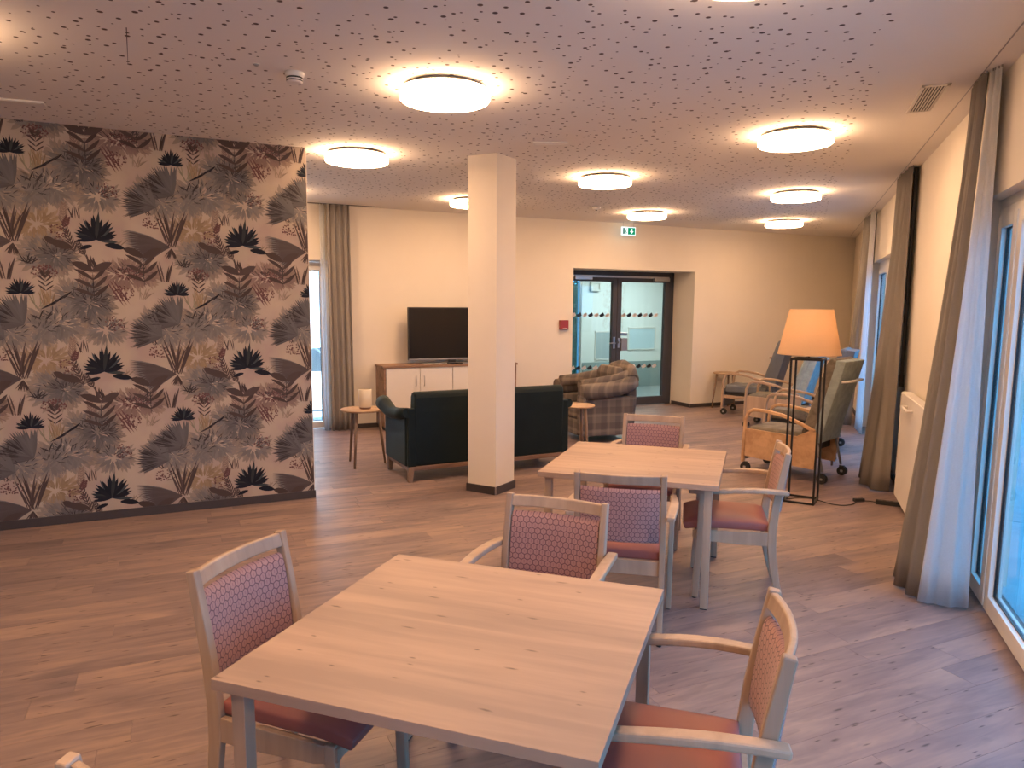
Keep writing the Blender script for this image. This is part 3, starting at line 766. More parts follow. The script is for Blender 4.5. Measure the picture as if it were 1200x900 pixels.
# ------------------------------------------------------------------ tables
def make_table(x, y, rz, label):
    r = empty('dining_table', (x, y, 0), rz, label, 'table', 'square oak dining tables')
    h = .53
    MB().box(-h, h, -h, h, .718, .750).build('tabletop', M['oak_top'], r, bevel=.0015)
    for sx in (-1, 1):
        for sy in (-1, 1):
            c = .474
            lg = MB().box(sx * c - .0215, sx * c + .0215, sy * c - .0215, sy * c + .0215, .006, .718).build('leg', M['beech'], r, bevel=.002)
            MB().box(sx * c - .019, sx * c + .019, sy * c - .019, sy * c + .019, 0, .006).build('foot_cap', M['rubber'], lg)
    return r
make_table(-.892, 1.987, radians(1.6), 'square oak dining table with knots in the foreground, largest in view')
make_table(-.887, 4.673, radians(2.2), 'square oak dining table farther back, beside the pillar and in front of the plaid armchair')

# ------------------------------------------------------------------ dining chairs
def curve_rail(m, y0, y1f, z0, z1, half, th, bow, n=10):
    """board between the posts, bowed backwards; y0 back plane at z0, y1f at z1"""
    vs = []
    for i in range(n + 1):
        t = -1 + 2 * i / n; x = half * t; b = bow * (1 - t * t)
        for (yy, z) in ((y0, z0), (y1f, z1)):
            vs.append((x, yy - b, z)); vs.append((x, yy - b - th, z))
    fs = [(0, 1, 3, 2), tuple(4 * n + k for k in (2, 3, 1, 0))]
    for i in range(n):
        a, b = 4 * i, 4 * i + 4
        fs += [(a, a + 2, b + 2, b), (a + 1, b + 1, b + 3, a + 3), (a + 2, a + 3, b + 3, b + 2), (a, b, b + 1, a + 1)]
    m.add(vs, fs)
def make_chair(arms):
    r = empty('dining_armchair' if arms else 'dining_chair')
    B = M['beech']
    prof = [(-.275, .006), (-.247, .10), (-.222, .22), (-.208, .34), (-.207, .45), (-.222, .60), (-.245, .74), (-.275, .905)]
    secs = [(.030, .034), (.030, .040), (.030, .046), (.030, .050), (.030, .050), (.030, .046), (.030, .042), (.030, .036)]
    for s in (-1, 1):
        p = MB().sweep([(s * .222, y, z) for y, z in prof], secs).build('rear_leg', B, r, bevel=.005)
        MB().lathe([(.013, 0), (.013, .008)], 10, (s * .222, -.275)).build('foot_cap', M['rubber'], p)
    m = MB(); curve_rail(m, -.250, -.262, .850, .900, .209, .022, .030); m.build('top_rail', B, r, bevel=.006)
    # padded backrest, slightly bowed, rounded at the top
    nx, prof2 = 12, [(0, .545), (.012, .537), (.030, .535), (.040, .545), (.043, .60), (.043, .75), (.040, .80), (.030, .822), (.016, .828), (.004, .820), (0, .80), (0, .65)]
    vs = []; k = len(prof2)
    for i in range(nx + 1):
        t = -1 + 2 * i / nx; e = 1 - .25 * max(0, abs(t) - .9) / .1
        for d, z in prof2:
            yb = -.212 - (z - .45) * .125 - .027 * (1 - t * t)
            vs.append((.203 * t, yb - .024 + (d - .02) * e + .02, z))
    fs = [tuple(range(k)), tuple(nx * k + q for q in range(k - 1, -1, -1))]
    for i in range(nx):
        for q in range(k): fs.append((i * k + q, (i + 1) * k + q, (i + 1) * k + (q + 1) % k, i * k + (q + 1) % k))
    bp = MB().add(vs, fs, True).build('backrest', M['hex'], r)
    bp.data.set_sharp_from_angle(angle=radians(50))
    # seat cushion: domed, waterfall front
    n = 12; vs = []
    def sw(t): return .214 + .020 * t
    for i in range(n + 1):
        u = i / n; y = -.19 + .50 * u
        for j in range(n + 1):
            v = -1 + 2 * j / n; x = sw(u) * v
            edge = max(abs(v), abs(2 * u - 1)); z = .490 + .020 * (1 - v * v) * (1 - (2 * u - 1) ** 2) - .016 * max(0, edge - .8) / .2 - .022 * max(0, u - .8) / .2
            vs.append((x, y, z))
    nb = len(vs)
    for i in range(n + 1):
        u = i / n; y = -.19 + .485 * u
        for j in range(n + 1):
            v = -1 + 2 * j / n; vs.append((sw(u) * v * .985, y, .428 - .015 * max(0, u - .8) / .2))
    fs = []
    for i in range(n):
        for j in range(n):
            a = i * (n + 1) + j; fs.append((a, a + 1, a + n + 2, a + n + 1)); fs.append((nb + a, nb + a + n + 1, nb + a + n + 2, nb + a + 1))
    for j in range(n):
        fs.append((j, nb + j, nb + j + 1, j + 1)); a = n * (n + 1) + j; fs.append((a, a + 1, nb + a + 1, nb + a))
    for i in range(n):
        a = i * (n + 1); fs.append((a, a + n + 1, nb + a + n + 1, nb + a)); a += n; fs.append((a, nb + a, nb + a + n + 1, a + n + 1))
    MB().add(vs, fs, True).build('seat', M['seat_pink'], r, bevel=.008)
    m = MB()
    for s in (-1, 1):
        m.prism([(-.20, .428), (.25, .413), (.25, .368), (.17, .348), (-.05, .341), (-.20, .345)], s * .222 - .012, s * .222 + .012, 'x')
    m.box(-.21, .21, -.212, -.190, .350, .428).box(-.215, .215, .215, .238, .358, .410)
    m.build('seat_frame', B, r, bevel=.003)
    for s in (-1, 1):
        if arms:
            pts = [(s * .262, .225, .006), (s * .262, .215, .25), (s * .264, .205, .42), (s * .266, .200, .662)]
        else:
            pts = [(s * .226, .232, .006), (s * .224, .226, .2), (s * .222, .222, .42)]
        lg = MB().sweep(pts, (.030, .040)).build('front_leg', B, r, bevel=.005)
        MB().lathe([(.013, 0), (.013, .008)], 10, (pts[0][0], pts[0][1])).build('foot_cap', M['rubber'], lg)
        if arms:
            ap = []
            for i in range(11):
                t = i / 10; y = -.285 + .565 * t; x = .258 + .014 * sin(pi * t) * 1.0 + .010 * t; z = .672 + .018 * sin(pi * min(1, t * 1.15 + .1)) - .012 * t
                ap.append((s * x, y, z))
            MB().sweep(ap, [(.034 + .014 * sin(pi * min(1, .25 + t * .075)), .026) for t in range(11)]).build('armrest', B, r, bevel=.007)
    return r
def face(fx, fy): return atan2(-fx, fy)
arm0 = make_chair(True); side0 = make_chair(False)
def place(root, bx, by, rz, label):
    """bx,by: middle of the top of the back (local 0,-.275)"""
    root.location = (bx + (-sin(rz)) * .275, by + cos(rz) * .275, 0); root.rotation_euler = (0, 0, rz)
    tag(root, label, 'chair', 'pale beech dining chairs')
place(arm0, .017, 2.045, face(-.989, -.10), 'wooden armchair with honeycomb fabric back at the right of the foreground table')
place(copy_tree(arm0), -.932, 3.022, pi - radians(2.4), 'wooden armchair facing the camera at the far side of the foreground table')
place(copy_tree(arm0), -.778, 3.611, radians(8), 'wooden armchair seen from behind, pushed up to the near side of the farther table')
place(copy_tree(arm0), -.972, 5.70, pi + radians(.8), 'wooden armchair behind the farther table, in front of the glazed door and plaid armchair')
place(copy_tree(arm0), -.006, 4.695, face(-.99, -.13), 'wooden armchair seen in profile at the right of the farther table, beside the floor lamp')
place(side0, -1.749, 1.953, -pi / 2 + radians(2), 'armless wooden chair with honeycomb back at the left of the foreground table')
place(copy_tree(side0), -1.0, .90, radians(2), 'wooden chair cut off by the lower left corner, only a pale post tip showing')

# ------------------------------------------------------------------ round side tables
def make_round_table(x, y, h, rad, label, rz=0):
    r = empty('side_table', (x, y, 0), rz, label, 'side table', 'small round oak side tables')
    MB().lathe([(rad - .012, h - .022), (rad, h - .012), (rad, h - .004), (rad - .004, h)], 44).build('tabletop', M['round_top'], r)
    for k in range(3):
        q = 2 * pi * k / 3 + .5
        MB().tube([(cos(q) * rad * 1.02, sin(q) * rad * 1.02, 0), (cos(q) * rad * .72, sin(q) * rad * .72, h - .022)], [.012, .019], 10).build('leg', M['walnut_leg'], r)
    return r
make_round_table(-4.33, 6.80, .62, .235, 'small round oak table left of the green sofa, carrying the cream lantern', .2)
make_round_table(-2.265, 8.06, .62, .21, 'small round oak table between the green sofa and the plaid armchair', 1.0)
make_round_table(.42, 8.98, .60, .22, 'small round oak table behind the nearest wheeled recliner', .4)
make_round_table(-1.02, 13.17, .62, .22, 'small round oak table against the far wall beside the farthest recliner', .9)
r = empty('table_lantern', (-4.30, 6.81, .62), 0, 'cream cylindrical lantern on the round table left of the sofa', 'lantern')
MB().lathe([(.060, 0), (.062, .004), (.062, .016), (.058, .020)], 28).build('base', M['walnut'], r)
MB().lathe([(.068, .020), (.070, .022), (.070, .212), (.067, .215)], 32, caps=False).build('shade', simple('cream_glass', (.80, .70, .52), .5, noise=.01), r)
MB().lathe([(.045, .02), (.045, .12)], 20).build('candle', M['white_plastic'], r)

# ------------------------------------------------------------------ green sofa
def roll_arm(m, x_in, x_out, y0, y1, z0, zr, rr, sgn):
    """arm body with a scroll on top; x_out>x_in in sgn direction"""
    m.box(min(x_in, x_out), max(x_in, x_out), y0, y1, z0, zr)
def make_sofa():
    rz = radians(48); f = Vector((-sin(rz), cos(rz), 0)); d = Vector((cos(rz), sin(rz), 0))
    c = Vector((-3.45, 6.22, 0)) + d * .925 + f * .38
    r = empty('green_sofa', c, rz, 'dark green velvet two-seat sofa with rolled arms, back to the camera behind the pillar', 'sofa')
    V = M['velvet']
    # back: outline in (y,z) extruded, tall with softly rounded crown
    back = [(-.36, .155), (-.375, .40), (-.385, .70), (-.382, .84), (-.365, .885), (-.325, .905), (-.275, .89), (-.245, .85), (-.20, .45), (-.19, .155)]
    MB().prism(back, -.85, .85, 'x').build('backrest', V, r, bevel=.025, seg=3)
    for s in (-1, 1):
        m = MB()
        m.prism([(-.33, .155), (.33, .155), (.34, .60), (.20, .66), (-.05, .66), (-.33, .70)], s * .855, s * .935, 'x')
        a = m.build('arm', V, r, bevel=.02, seg=3)
        pts = [(s * .92, -.36, .70), (s * .93, -.15, .665), (s * .935, .08, .645), (s * .945, .27, .70), (s * .945, .36, .72)]
        MB().tube(pts, [.05, .06, .065, .075, .08], 16).build('arm_roll', V, a)
        MB().box(s * .875 - .045, s * .875 + .045, -.372, -.30, .155, .74).build('rear_post', V, a, bevel=.015)
    MB().prism([(-.20, .155), (.34, .155), (.345, .30), (-.20, .30)], -.85, .85, 'x').build('seat_base', V, r, bevel=.015)
    for s in (-1, 1):
        MB().box(s * .425 - .42, s * .425 + .42, -.19, .36, .30, .45).build('seat_cushion', V, r, bevel=.04, seg=3)
    m = MB(); m.box(-.90, .90, -.365, -.335, .115, .158).box(-.90, .90, .31, .34, .115, .158).box(-.91, -.88, -.34, .32, .115, .158).box(.88, .91, -.34, .32, .115, .158)
    m.build('plinth', M['walnut'], r, bevel=.003)
    for sx in (-1, 1):
        for y in (-.345, .30):
            MB().sweep([(sx * .895, y, 0), (sx * .89, y, .155)], [(.042, .042), (.062, .062)]).build('leg', M['walnut_leg'], r, bevel=.003)
make_sofa()

# ------------------------------------------------------------------ plaid armchair
def make_plaid():
    rz = radians(130); r = empty('plaid_armchair', (-2.41, 9.44, 0), rz, 'brown plaid club armchair with fat rolled arms in front of the glazed door', 'armchair')
    P = M['plaid']
    for s in (-1, 1):
        a = MB().prism([(-.36, .09), (.36, .09), (.37, .56), (-.38, .60)], s * .31, s * .41, 'x').build('arm', P, r, bevel=.02, seg=3)
        MB().tube([(s * .40, .385, .66), (s * .405, .30, .665), (s * .41, .0, .68), (s * .40, -.25, .73), (s * .36, -.38, .78)], [.10, .105, .105, .10, .095], 18).build('arm_roll', P, a)
        MB().tube([(s * .315, .36, .74), (s * .31, .1, .76), (s * .30, -.2, .80), (s * .28, -.36, .84)], [.075, .08, .085, .09], 16).build('inner_roll', P, a)
        MB().prism([(s * .40 - .07, .12), (s * .40 + .07, .12), (s * .40 + .09, .62), (s * .40 - .09, .62)], .34, .40, 'y').build('arm_front', P, a, bevel=.02, seg=3)
    MB().prism([(-.42, .09), (-.45, .60), (-.44, .80), (-.30, .80), (-.26, .40), (-.26, .09)], -.36, .36, 'x').build('backrest', P, r, bevel=.04, seg=3)
    MB().tube([(-.38, -.36, .80), (-.2, -.40, .90), (0, -.41, .935), (.2, -.40, .90), (.38, -.36, .80)], [.085, .10, .105, .10, .085], 18).build('back_roll', P, r)
    MB().box(-.30, .30, -.26, .38, .09, .30).build('seat_base', P, r, bevel=.02)
    MB().box(-.295, .295, -.24, .40, .30, .46).build('seat_cushion', P, r, bevel=.05, seg=4)
    m = MB().prism([(-.27, .48), (-.20, .50), (-.14, .88), (-.20, .97), (-.29, .95), (-.33, .60)], -.26, .26, 'x').build('back_cushion', P, r, bevel=.05, seg=4)
    for sx in (-1, 1):
        for y in (-.36, .34): MB().sweep([(sx * .36, y, 0), (sx * .355, y, .10)], [(.034, .034), (.055, .055)]).build('leg', M['walnut_leg'], r, bevel=.003)
make_plaid()

# ------------------------------------------------------------------ sideboard with television
def make_sideboard():
    r = empty('sideboard', fp(3.53, .23), FROT, 'low sideboard with brown oak carcass and cream doors, under the television', 'sideboard')
    W, D, H = 1.0, .225, .91
    m = MB(); m.box(-W, -W + .028, -D, D, .06, H - .03).box(W - .028, W, -D, D, .06, H - .03).box(-W + .028, W - .028, -D + .02, D, .06, .09).box(-W + .028, W - .028, D - .015, D, .09, H - .03)
    m.build('carcass', M['walnut'], r, bevel=.002)
    MB().box(-W - .015, W + .015, -D - .015, D, H - .03, H).build('worktop', M['walnut'], r, bevel=.003)
    MB().box(-W + .03, W - .03, -D + .04, D - .02, 0, .06).build('plinth', M['skirt'], r)
    n = 4; dw = (2 * W - .06) / n
    for k in range(n):
        a = -W + .03 + k * dw
        d_ = MB().box(a + .003, a + dw - .003, -D - .004, -D + .015, .095, H - .035).build('door', M['white_plastic'], r, bevel=.002)
        hx = a + dw - .06 if k % 2 == 0 else a + .06
        MB().tube([(hx, -D - .003, .62), (hx, -D - .026, .635), (hx, -D - .030, .69), (hx, -D - .026, .745), (hx, -D - .003, .76)], .006, 8).build('handle', M['steel'], d_)
    t = empty('television', fp(3.60, .24, .91), FROT, 'black flat television standing on the sideboard, partly behind the pillar', 'television')
    w2, h0, h1 = .66, .055, .805
    MB().box(-w2, w2, -.02, .03, h0, h1).build('housing', M['dark'], t, bevel=.004)
    MB().box(-w2 + .014, w2 - .014, -.0225, -.018, h0 + .03, h1 - .014).build('screen', M['screen'], t)
    MB().box(-w2, w2, -.0235, -.018, h0, h0 + .022).build('lower_bezel', M['grey_metal'], t, bevel=.002)
    MB().box(-.05, .05, -.01, .02, .014, h0 + .02).build('neck', M['dark'], t)
    MB().box(-.46, .46, -.12, .12, 0, .014).build('base_plate', M['grey_metal'], t, bevel=.004)
    s = empty('media_player', fp(3.60, .075 + .32, .91), FROT, 'slim black box lying in front of the television on the sideboard', 'media box')
    MB().box(-.13, .09, -.035, .015, 0, .022).build('case', M['dark'], s, bevel=.003)
    MB().box(-.12, .02, -.037, -.034, .006, .016).build('front_strip', M['screen'], s)
make_sideboard()

# ------------------------------------------------------------------ floor lamp and its cable
def make_lamp():
    r = empty('floor_lamp', (.16, 7.03, 0), radians(-10), 'tall floor lamp with cream cone shade on an open black cage of bars', 'floor lamp')
    K = M['black']; a = .125; t = .0085; H = 1.305
    for sx in (-1, 1):
        for sy in (-1, 1): MB().box(sx * a - t, sx * a + t, sy * a - t, sy * a + t, 0, H).build('upright', K, r)
    for z in (0, H - 2 * t):
        for s in (-1, 1):
            MB().box(-a, a, s * a - t, s * a + t, z, z + 2 * t).build('cross_bar', K, r); MB().box(s * a - t, s * a + t, -a, a, z, z + 2 * t).build('cross_bar', K, r)
    MB().box(-a, a, -t, t, H - 2 * t, H).build('cross_bar', K, r)
    MB().tube([(0, 0, H - .01), (0, 0, 1.50)], .010, 8).build('stem', K, r)
    m = MB().lathe([(.268, 1.335), (.182, 1.735)], 48, caps=False); m.lathe([(.265, 1.336), (.179, 1.734)], 48, caps=False)
    m.build('lamp_shade', M['shade'], r, recalc=False)
    m = MB().lathe([(.2685, 1.335), (.2695, 1.335), (.267, 1.345), (.266, 1.345)], 48, caps=False)
    m.build('shade_rim', M['shade'], r)
    m = MB().tube([(-.18, 0, 1.70), (.18, 0, 1.70)], .003, 6).tube([(0, -.18, 1.70), (0, .18, 1.70)], .003, 6); m.build('shade_spider', K, r)
    MB().lathe([(.012, 1.48), (.03, 1.52), (.038, 1.56), (.03, 1.60), (.006, 1.615)], 20).build('bulb', emit('bulb_glow', LAMP_COL, 26), r)
    c = MB(); zc = .006
    pts = [(.02, 6.99), (.12, 7.08), (.24, 7.12), (.34, 7.05), (.42, 6.98), (.52, 6.98), (.60, 7.06), (.64, 7.17), (.72, 7.22), (.80, 7.21)]
    cr = []
    for i in range(len(pts) - 1):
        p0, p1, p2, p3 = (Vector(pts[max(0, min(len(pts) - 1, i + k))]) for k in (-1, 0, 1, 2))
        for j in range(6):
            u = j / 6; cr.append(.5 * ((2 * p1) + (p2 - p0) * u + (2 * p0 - 5 * p1 + 4 * p2 - p3) * u * u + (3 * p1 - p0 - 3 * p2 + p3) * u ** 3))
    cr.append(Vector(pts[-1]))
    inv = (Matrix.Translation(r.location) @ Matrix.Rotation(radians(-10), 4, 'Z')).inverted()
    k = MB().tube([inv @ Vector((p.x, p.y, .005)) for p in cr], .0042, 8).build('cable', M['rubber'], r)
    Mx = inv @ Matrix.Translation((.655, 7.19, 0)) @ Matrix.Rotation(radians(30), 4, 'Z')
    MB().box(-.05, .05, -.02, .02, .001, .03, Mx).build('plug', M['rubber'], k, bevel=.006)
    e = empty('power_strip', (.90, 7.16, 0), radians(-8), 'black power strip on the floor between the middle curtain and the radiator', 'power strip')
    MB().box(-.11, .11, -.026, .026, 0, .036).build('housing', M['rubber'], e, bevel=.005)
    for i in range(3): MB().lathe([(.019, .036), (.019, .038)], 16, (-.07 + i * .06, 0)).build('socket', M['dark'], e)
make_lamp()

# ------------------------------------------------------------------ wheeled recliners
def make_recliner(back_mat, seat_mat, wood, headrest, tall=1.26, panel=True):
    r = empty('wheeled_recliner')
    Wd = M[wood]; hw = .29
    for s in (-1, 1):
        pts = [(s * hw, .39, .10), (s * hw, .385, .35), (s * hw, .375, .56), (s * hw, .345, .645), (s * hw, .29, .675), (s * hw, .15, .672), (s * hw, -.02, .648), (s * hw, -.20, .59), (s * hw, -.36, .52)]
        fr_ = MB().sweep(pts, (.042, .034)).build('arm_frame', Wd, r, bevel=.009)
        if panel:
            MB().prism([(-.37, .13), (.37, .17), (.365, .47), (-.18, .45), (-.33, .535), (-.40, .50)], s * hw - .010, s * hw + .010, 'x').build('side_panel', Wd, r, bevel=.003)
        else:
            MB().sweep([(s * hw, -.36, .52), (s * hw, -.38, .30), (s * hw, -.40, .10)], (.040, .034)).build('rear_leg', Wd, r, bevel=.008)
            MB().sweep([(s * hw, .385, .30), (s * hw, -.38, .28)], (.024, .05)).build('side_rail', Wd, r, bevel=.006)
    MB().box(-.265, .265, -.30, .36, .36, .49).build('seat_cushion', M[seat_mat], r, bevel=.035, seg=3)
    MB().box(-.255, .255, .355, .40, .13, .42).build('leg_rest', M[seat_mat], r, bevel=.018, seg=3)
    MB().box(-.25, .25, -.32, .33, .30, .36).build('base_frame', M['dark'], r)
    # reclined back
    pr = [(-.26, .46), (-.20, .47), (-.27, .70), (-.42, tall - .06), (-.45, tall), (-.52, tall - .01), (-.53, tall - .06), (-.38, .62), (-.33, .44)]
    bk = MB().prism(pr, -.265, .265, 'x').build('backrest', M[back_mat[0]], r, bevel=.03, seg=3)
    sh = [(y - .075, z) for y, z in ((-.33, .40), (-.38, .62), (-.535, tall - .03))] ; sh += [(y + .02, z) for y, z in ((-.535, tall - .02), (-.38, .62), (-.33, .44))]
    MB().prism(sh, -.262, .262, 'x').build('back_shell', M[back_mat[1]], bk, bevel=.008)
    if headrest:
        MB().lathe([(.02, -.15), (.075, -.12), (.085, 0), (.075, .12), (.02, .15)], 18).build('headrest', M[back_mat[0]], r)
        h = r.children[-1]; h.rotation_euler = (0, pi / 2, 0); h.location = (0, -.40, tall + .07); h.scale = (1.35, .6, 1.35)
    MB().tube([(-.20, -.50, 1.02), (-.20, -.60, 1.03), (-.16, -.63, 1.035), (.16, -.63, 1.035), (.20, -.60, 1.03), (.20, -.50, 1.02)], .013, 10).build('push_handle', M['white_metal'], r)
    for s in (-1, 1):
        MB().tube([(s * .25, -.36, .46), (s * .255, -.44, .12)], .014, 8).build('rear_strut', M['grey_metal'], r)
        for y in (.375, -.44):
            x = s * .275
            c = MB().box(x - .018, x + .018, y - .03, y + .02, .055, .105).build('caster', M['dark'], r, bevel=.006)
            m = MB()
            for q in (-.016, .016):
                b = len(m.v); seg = 18
                for xx in (x + q - .010, x + q + .010):
                    for k in range(seg): m.v.append((xx, y - .012 + .048 * cos(2 * pi * k / seg), .048 + .048 * sin(2 * pi * k / seg)))
                for k in range(seg): m.f.append((b + k, b + (k + 1) % seg, b + seg + (k + 1) % seg, b + seg + k)); m.sm.append(True); m.mi.append(0)
                m.f += [tuple(b + k for k in range(seg)), tuple(b + seg + k for k in range(seg - 1, -1, -1))]; m.sm += [False] * 2; m.mi += [0, 0]
            m.build('wheel', M['rubber'], c)
            MB().box(x - .029, x + .029, y - .028, y + .004, .034, .062).build('hub', M['grey_metal'], c, bevel=.008)
    return r
def put(r, x, y, rz, label):
    r.location = (x, y, 0); r.rotation_euler = (0, 0, rz); tag(r, label, 'recliner', 'wheeled care recliners along the right-hand windows')
put(make_recliner(('olive', 'teal_fabric'), 'olive', 'honey', False), .055, 8.22, radians(67), 'nearest wheeled recliner with honey wood side panels, just behind the floor lamp')
put(make_recliner(('grey_fabric', 'grey_fabric'), 'olive', 'beech', False, 1.27, False), .17, 9.88, radians(80), 'wheeled recliner with blue-grey back rising behind the nearest recliner')
put(make_recliner(('teal_fabric', 'teal_fabric'), 'olive', 'beech', False, 1.18), -.13, 11.30, radians(76), 'third wheeled recliner with mottled teal back, seen through the floor lamp bars')
put(make_recliner(('grey_fabric', 'grey_fabric'), 'grey_fabric', 'beech', True, 1.24, False), -.56, 12.55, radians(78), 'farthest wheeled recliner with grey back and round headrest left of the lamp shade')

# ------------------------------------------------------------------ curtains
def resample(path, n):
    P = [Vector(p) for p in path]; d = [0]
    for i in range(len(P) - 1): d.append(d[-1] + (P[i + 1] - P[i]).length)
    out = []; k = 0
    for i in range(n + 1):
        t = d[-1] * i / n
        while k < len(P) - 2 and t > d[k + 1]: k += 1
        u = (t - d[k]) / max(1e-6, d[k + 1] - d[k]); out.append(P[k].lerp(P[k + 1], min(1, u)))
    return out
def curtain_mesh(m, top, bot, z1, z0, folds, amp, nz=14, phase=0.0):
    n = folds * 10; T = resample(top, n); B = resample(bot, n); vs = []
    for j in range(nz + 1):
        u = j / nz; e = u ** 1.35
        row = [T[i].lerp(B[i], e) for i in range(n + 1)]
        for i in range(n + 1):
            t = (row[min(i + 1, n)] - row[max(i - 1, 0)]); t = t.normalized() if t.length > 1e-6 else Vector((0, 1))
            nn = Vector((t.y, -t.x)); q = 2 * pi * folds * i / n + phase
            a = amp * (.65 + .35 * u) * (sin(q) + .3 * sin(2.3 * q + 1 + u * 1.2) + .15 * sin(5 * u + i * .3))
            p = row[i] + nn * a; vs.append((p.x, p.y, z1 + (z0 - z1) * u))
    fs = [(j * (n + 1) + i, j * (n + 1) + i + 1, (j + 1) * (n + 1) + i + 1, (j + 1) * (n + 1) + i) for j in range(nz) for i in range(n)]
    m.add(vs, fs, True)
def curtain(name, top, bot, folds, amp, mat, label, cat='curtain', z1=CZ - .003, z0=.012, edge_band=None, phase=0.0):
    r = empty(name, (0, 0, 0), 0, label, cat)
    m = MB(); curtain_mesh(m, top, bot, z1, z0, folds, amp, phase=phase)
    o = m.build('cloth', M[mat], r, recalc=False)
    sd_ = o.modifiers.new('thickness', 'SOLIDIFY'); sd_.thickness = .0025; sd_.offset = 0
    m = MB(); n = folds * 2; T = resample(top, n)
    for p in T: m.box(p.x - .004, p.x + .004, p.y - .004, p.y + .004, z1 - .012, CZ - .001)
    m.build('glider', M['grey_metal'], r)
    if edge_band:
        x, y, zb = edge_band
        MB().box(x - .016, x + .016, y - .012, y + .012, zb, CZ - .004).build('dark_band', M['black'], r, bevel=.003)  # flat dark band at the curtain edge, down from the ceiling
        if zb < 2: MB().box(x - .022, x + .022, y - .016, y + .016, zb - .09, zb + .03).build('band_handle', M['black'], r, bevel=.005)
    return r
curtain('window_curtain', [(.965, 5.34), (.955, 5.18), (.955, 4.97)], [(.86, 5.50), (.735, 5.25), (.71, 5.02), (.76, 4.88), (.795, 4.78)], 5, .022, 'drape', 'heavy beige curtain nearest the camera, gathered beside the big right-hand window', edge_band=(1.035, 5.10, 2.36))
curtain('sheer_curtain', [(.972, 4.955), (.982, 4.92), (1.005, 4.87)], [(.785, 4.765), (.90, 4.735), (1.045, 4.745)], 2, .010, 'sheer', 'white sheer curtain hanging in the blue window light beside the nearest beige curtain', z0=.02)
curtain('window_curtain', [(.965, 8.75), (.96, 8.4), (.985, 7.90)], [(.90, 8.75), (.76, 8.35), (.735, 7.87), (.85, 7.63), (.955, 7.66)], 5, .024, 'drape', 'heavy beige curtain in the middle of the right wall, above the power strip', edge_band=(1.030, 8.0, 1.08))
curtain('window_curtain', [(.955, 12.45), (.955, 12.1), (.985, 11.72)], [(.82, 12.5), (.75, 12.15), (.77, 11.95), (.90, 11.84)], 5, .02, 'drape', 'beige curtain farthest along the right wall, behind the recliners', edge_band=(1.03, 11.72, 2.36))
curtain('sheer_curtain', [(.975, 11.64), (.985, 11.2)], [(.95, 11.70), (.98, 11.1)], 4, .014, 'sheer', 'white sheer curtain lit blue at the far right-hand window, beside the farthest beige curtain')
a = [fp(s, .13)[:2] for s in (1.86, 2.0, 2.17)]; curtain('window_curtain', a, [fp(s, .15)[:2] for s in (1.87, 2.0, 2.19)], 4, .030, 'drape_grey', 'grey curtain at the far left beside the patio door, between papered wall and sideboard')
a = [fp(s, .09)[:2] for s in (1.775, 1.84)]; curtain('sheer_curtain', a, [fp(s, .09)[:2] for s in (1.78, 1.85)], 2, .014, 'sheer', 'white sheer strip left of the grey curtain at the patio door')
tag(MB().box(.938, .944, -2.4, 15.2, CZ - .003, CZ + .002).build('trim_4', M['grey_metal']), kind='structure')
m = MB(); m.box(.2, 2.6, -.115, -.135, CZ - .006, CZ + .002, Matrix.Translation(FN * DW) @ Matrix.Rotation(FROT, 4, 'Z')); tag(m.build('trim_5', M['skirt']), kind='structure')

# ------------------------------------------------------------------ radiator
def make_radiator():
    r = empty('panel_radiator', (WX, 6.45, 0), 0, 'tall white flat panel radiator on the right wall between the two curtains', 'radiator')
    MB().box(-.115, -.03, -.80, .82, .08, 1.015).build('body', M['white_metal'], r, bevel=.006)
    m = MB()
    for k in range(30): m.box(-.105, -.04, -.78 + k * .0535, -.755 + k * .0535, 1.014, 1.019)
    m.build('top_grille', M['white_plastic'], r)
    for z in (.25, .85): MB().box(-.03, 0, -.5, .5, z, z + .05).build('bracket', M['white_metal'], r)
    MB().tube([(-.115, .40, .93), (-.16, .40, .93), (-.16, .10, .93), (-.115, .10, .93)], .012, 8).build('hanging_rail', M['white_metal'], r)
    MB().tube([(-.07, .80, .08), (-.07, .80, 0)], .009, 8).build('pipe', M['white_metal'], r)
make_radiator()

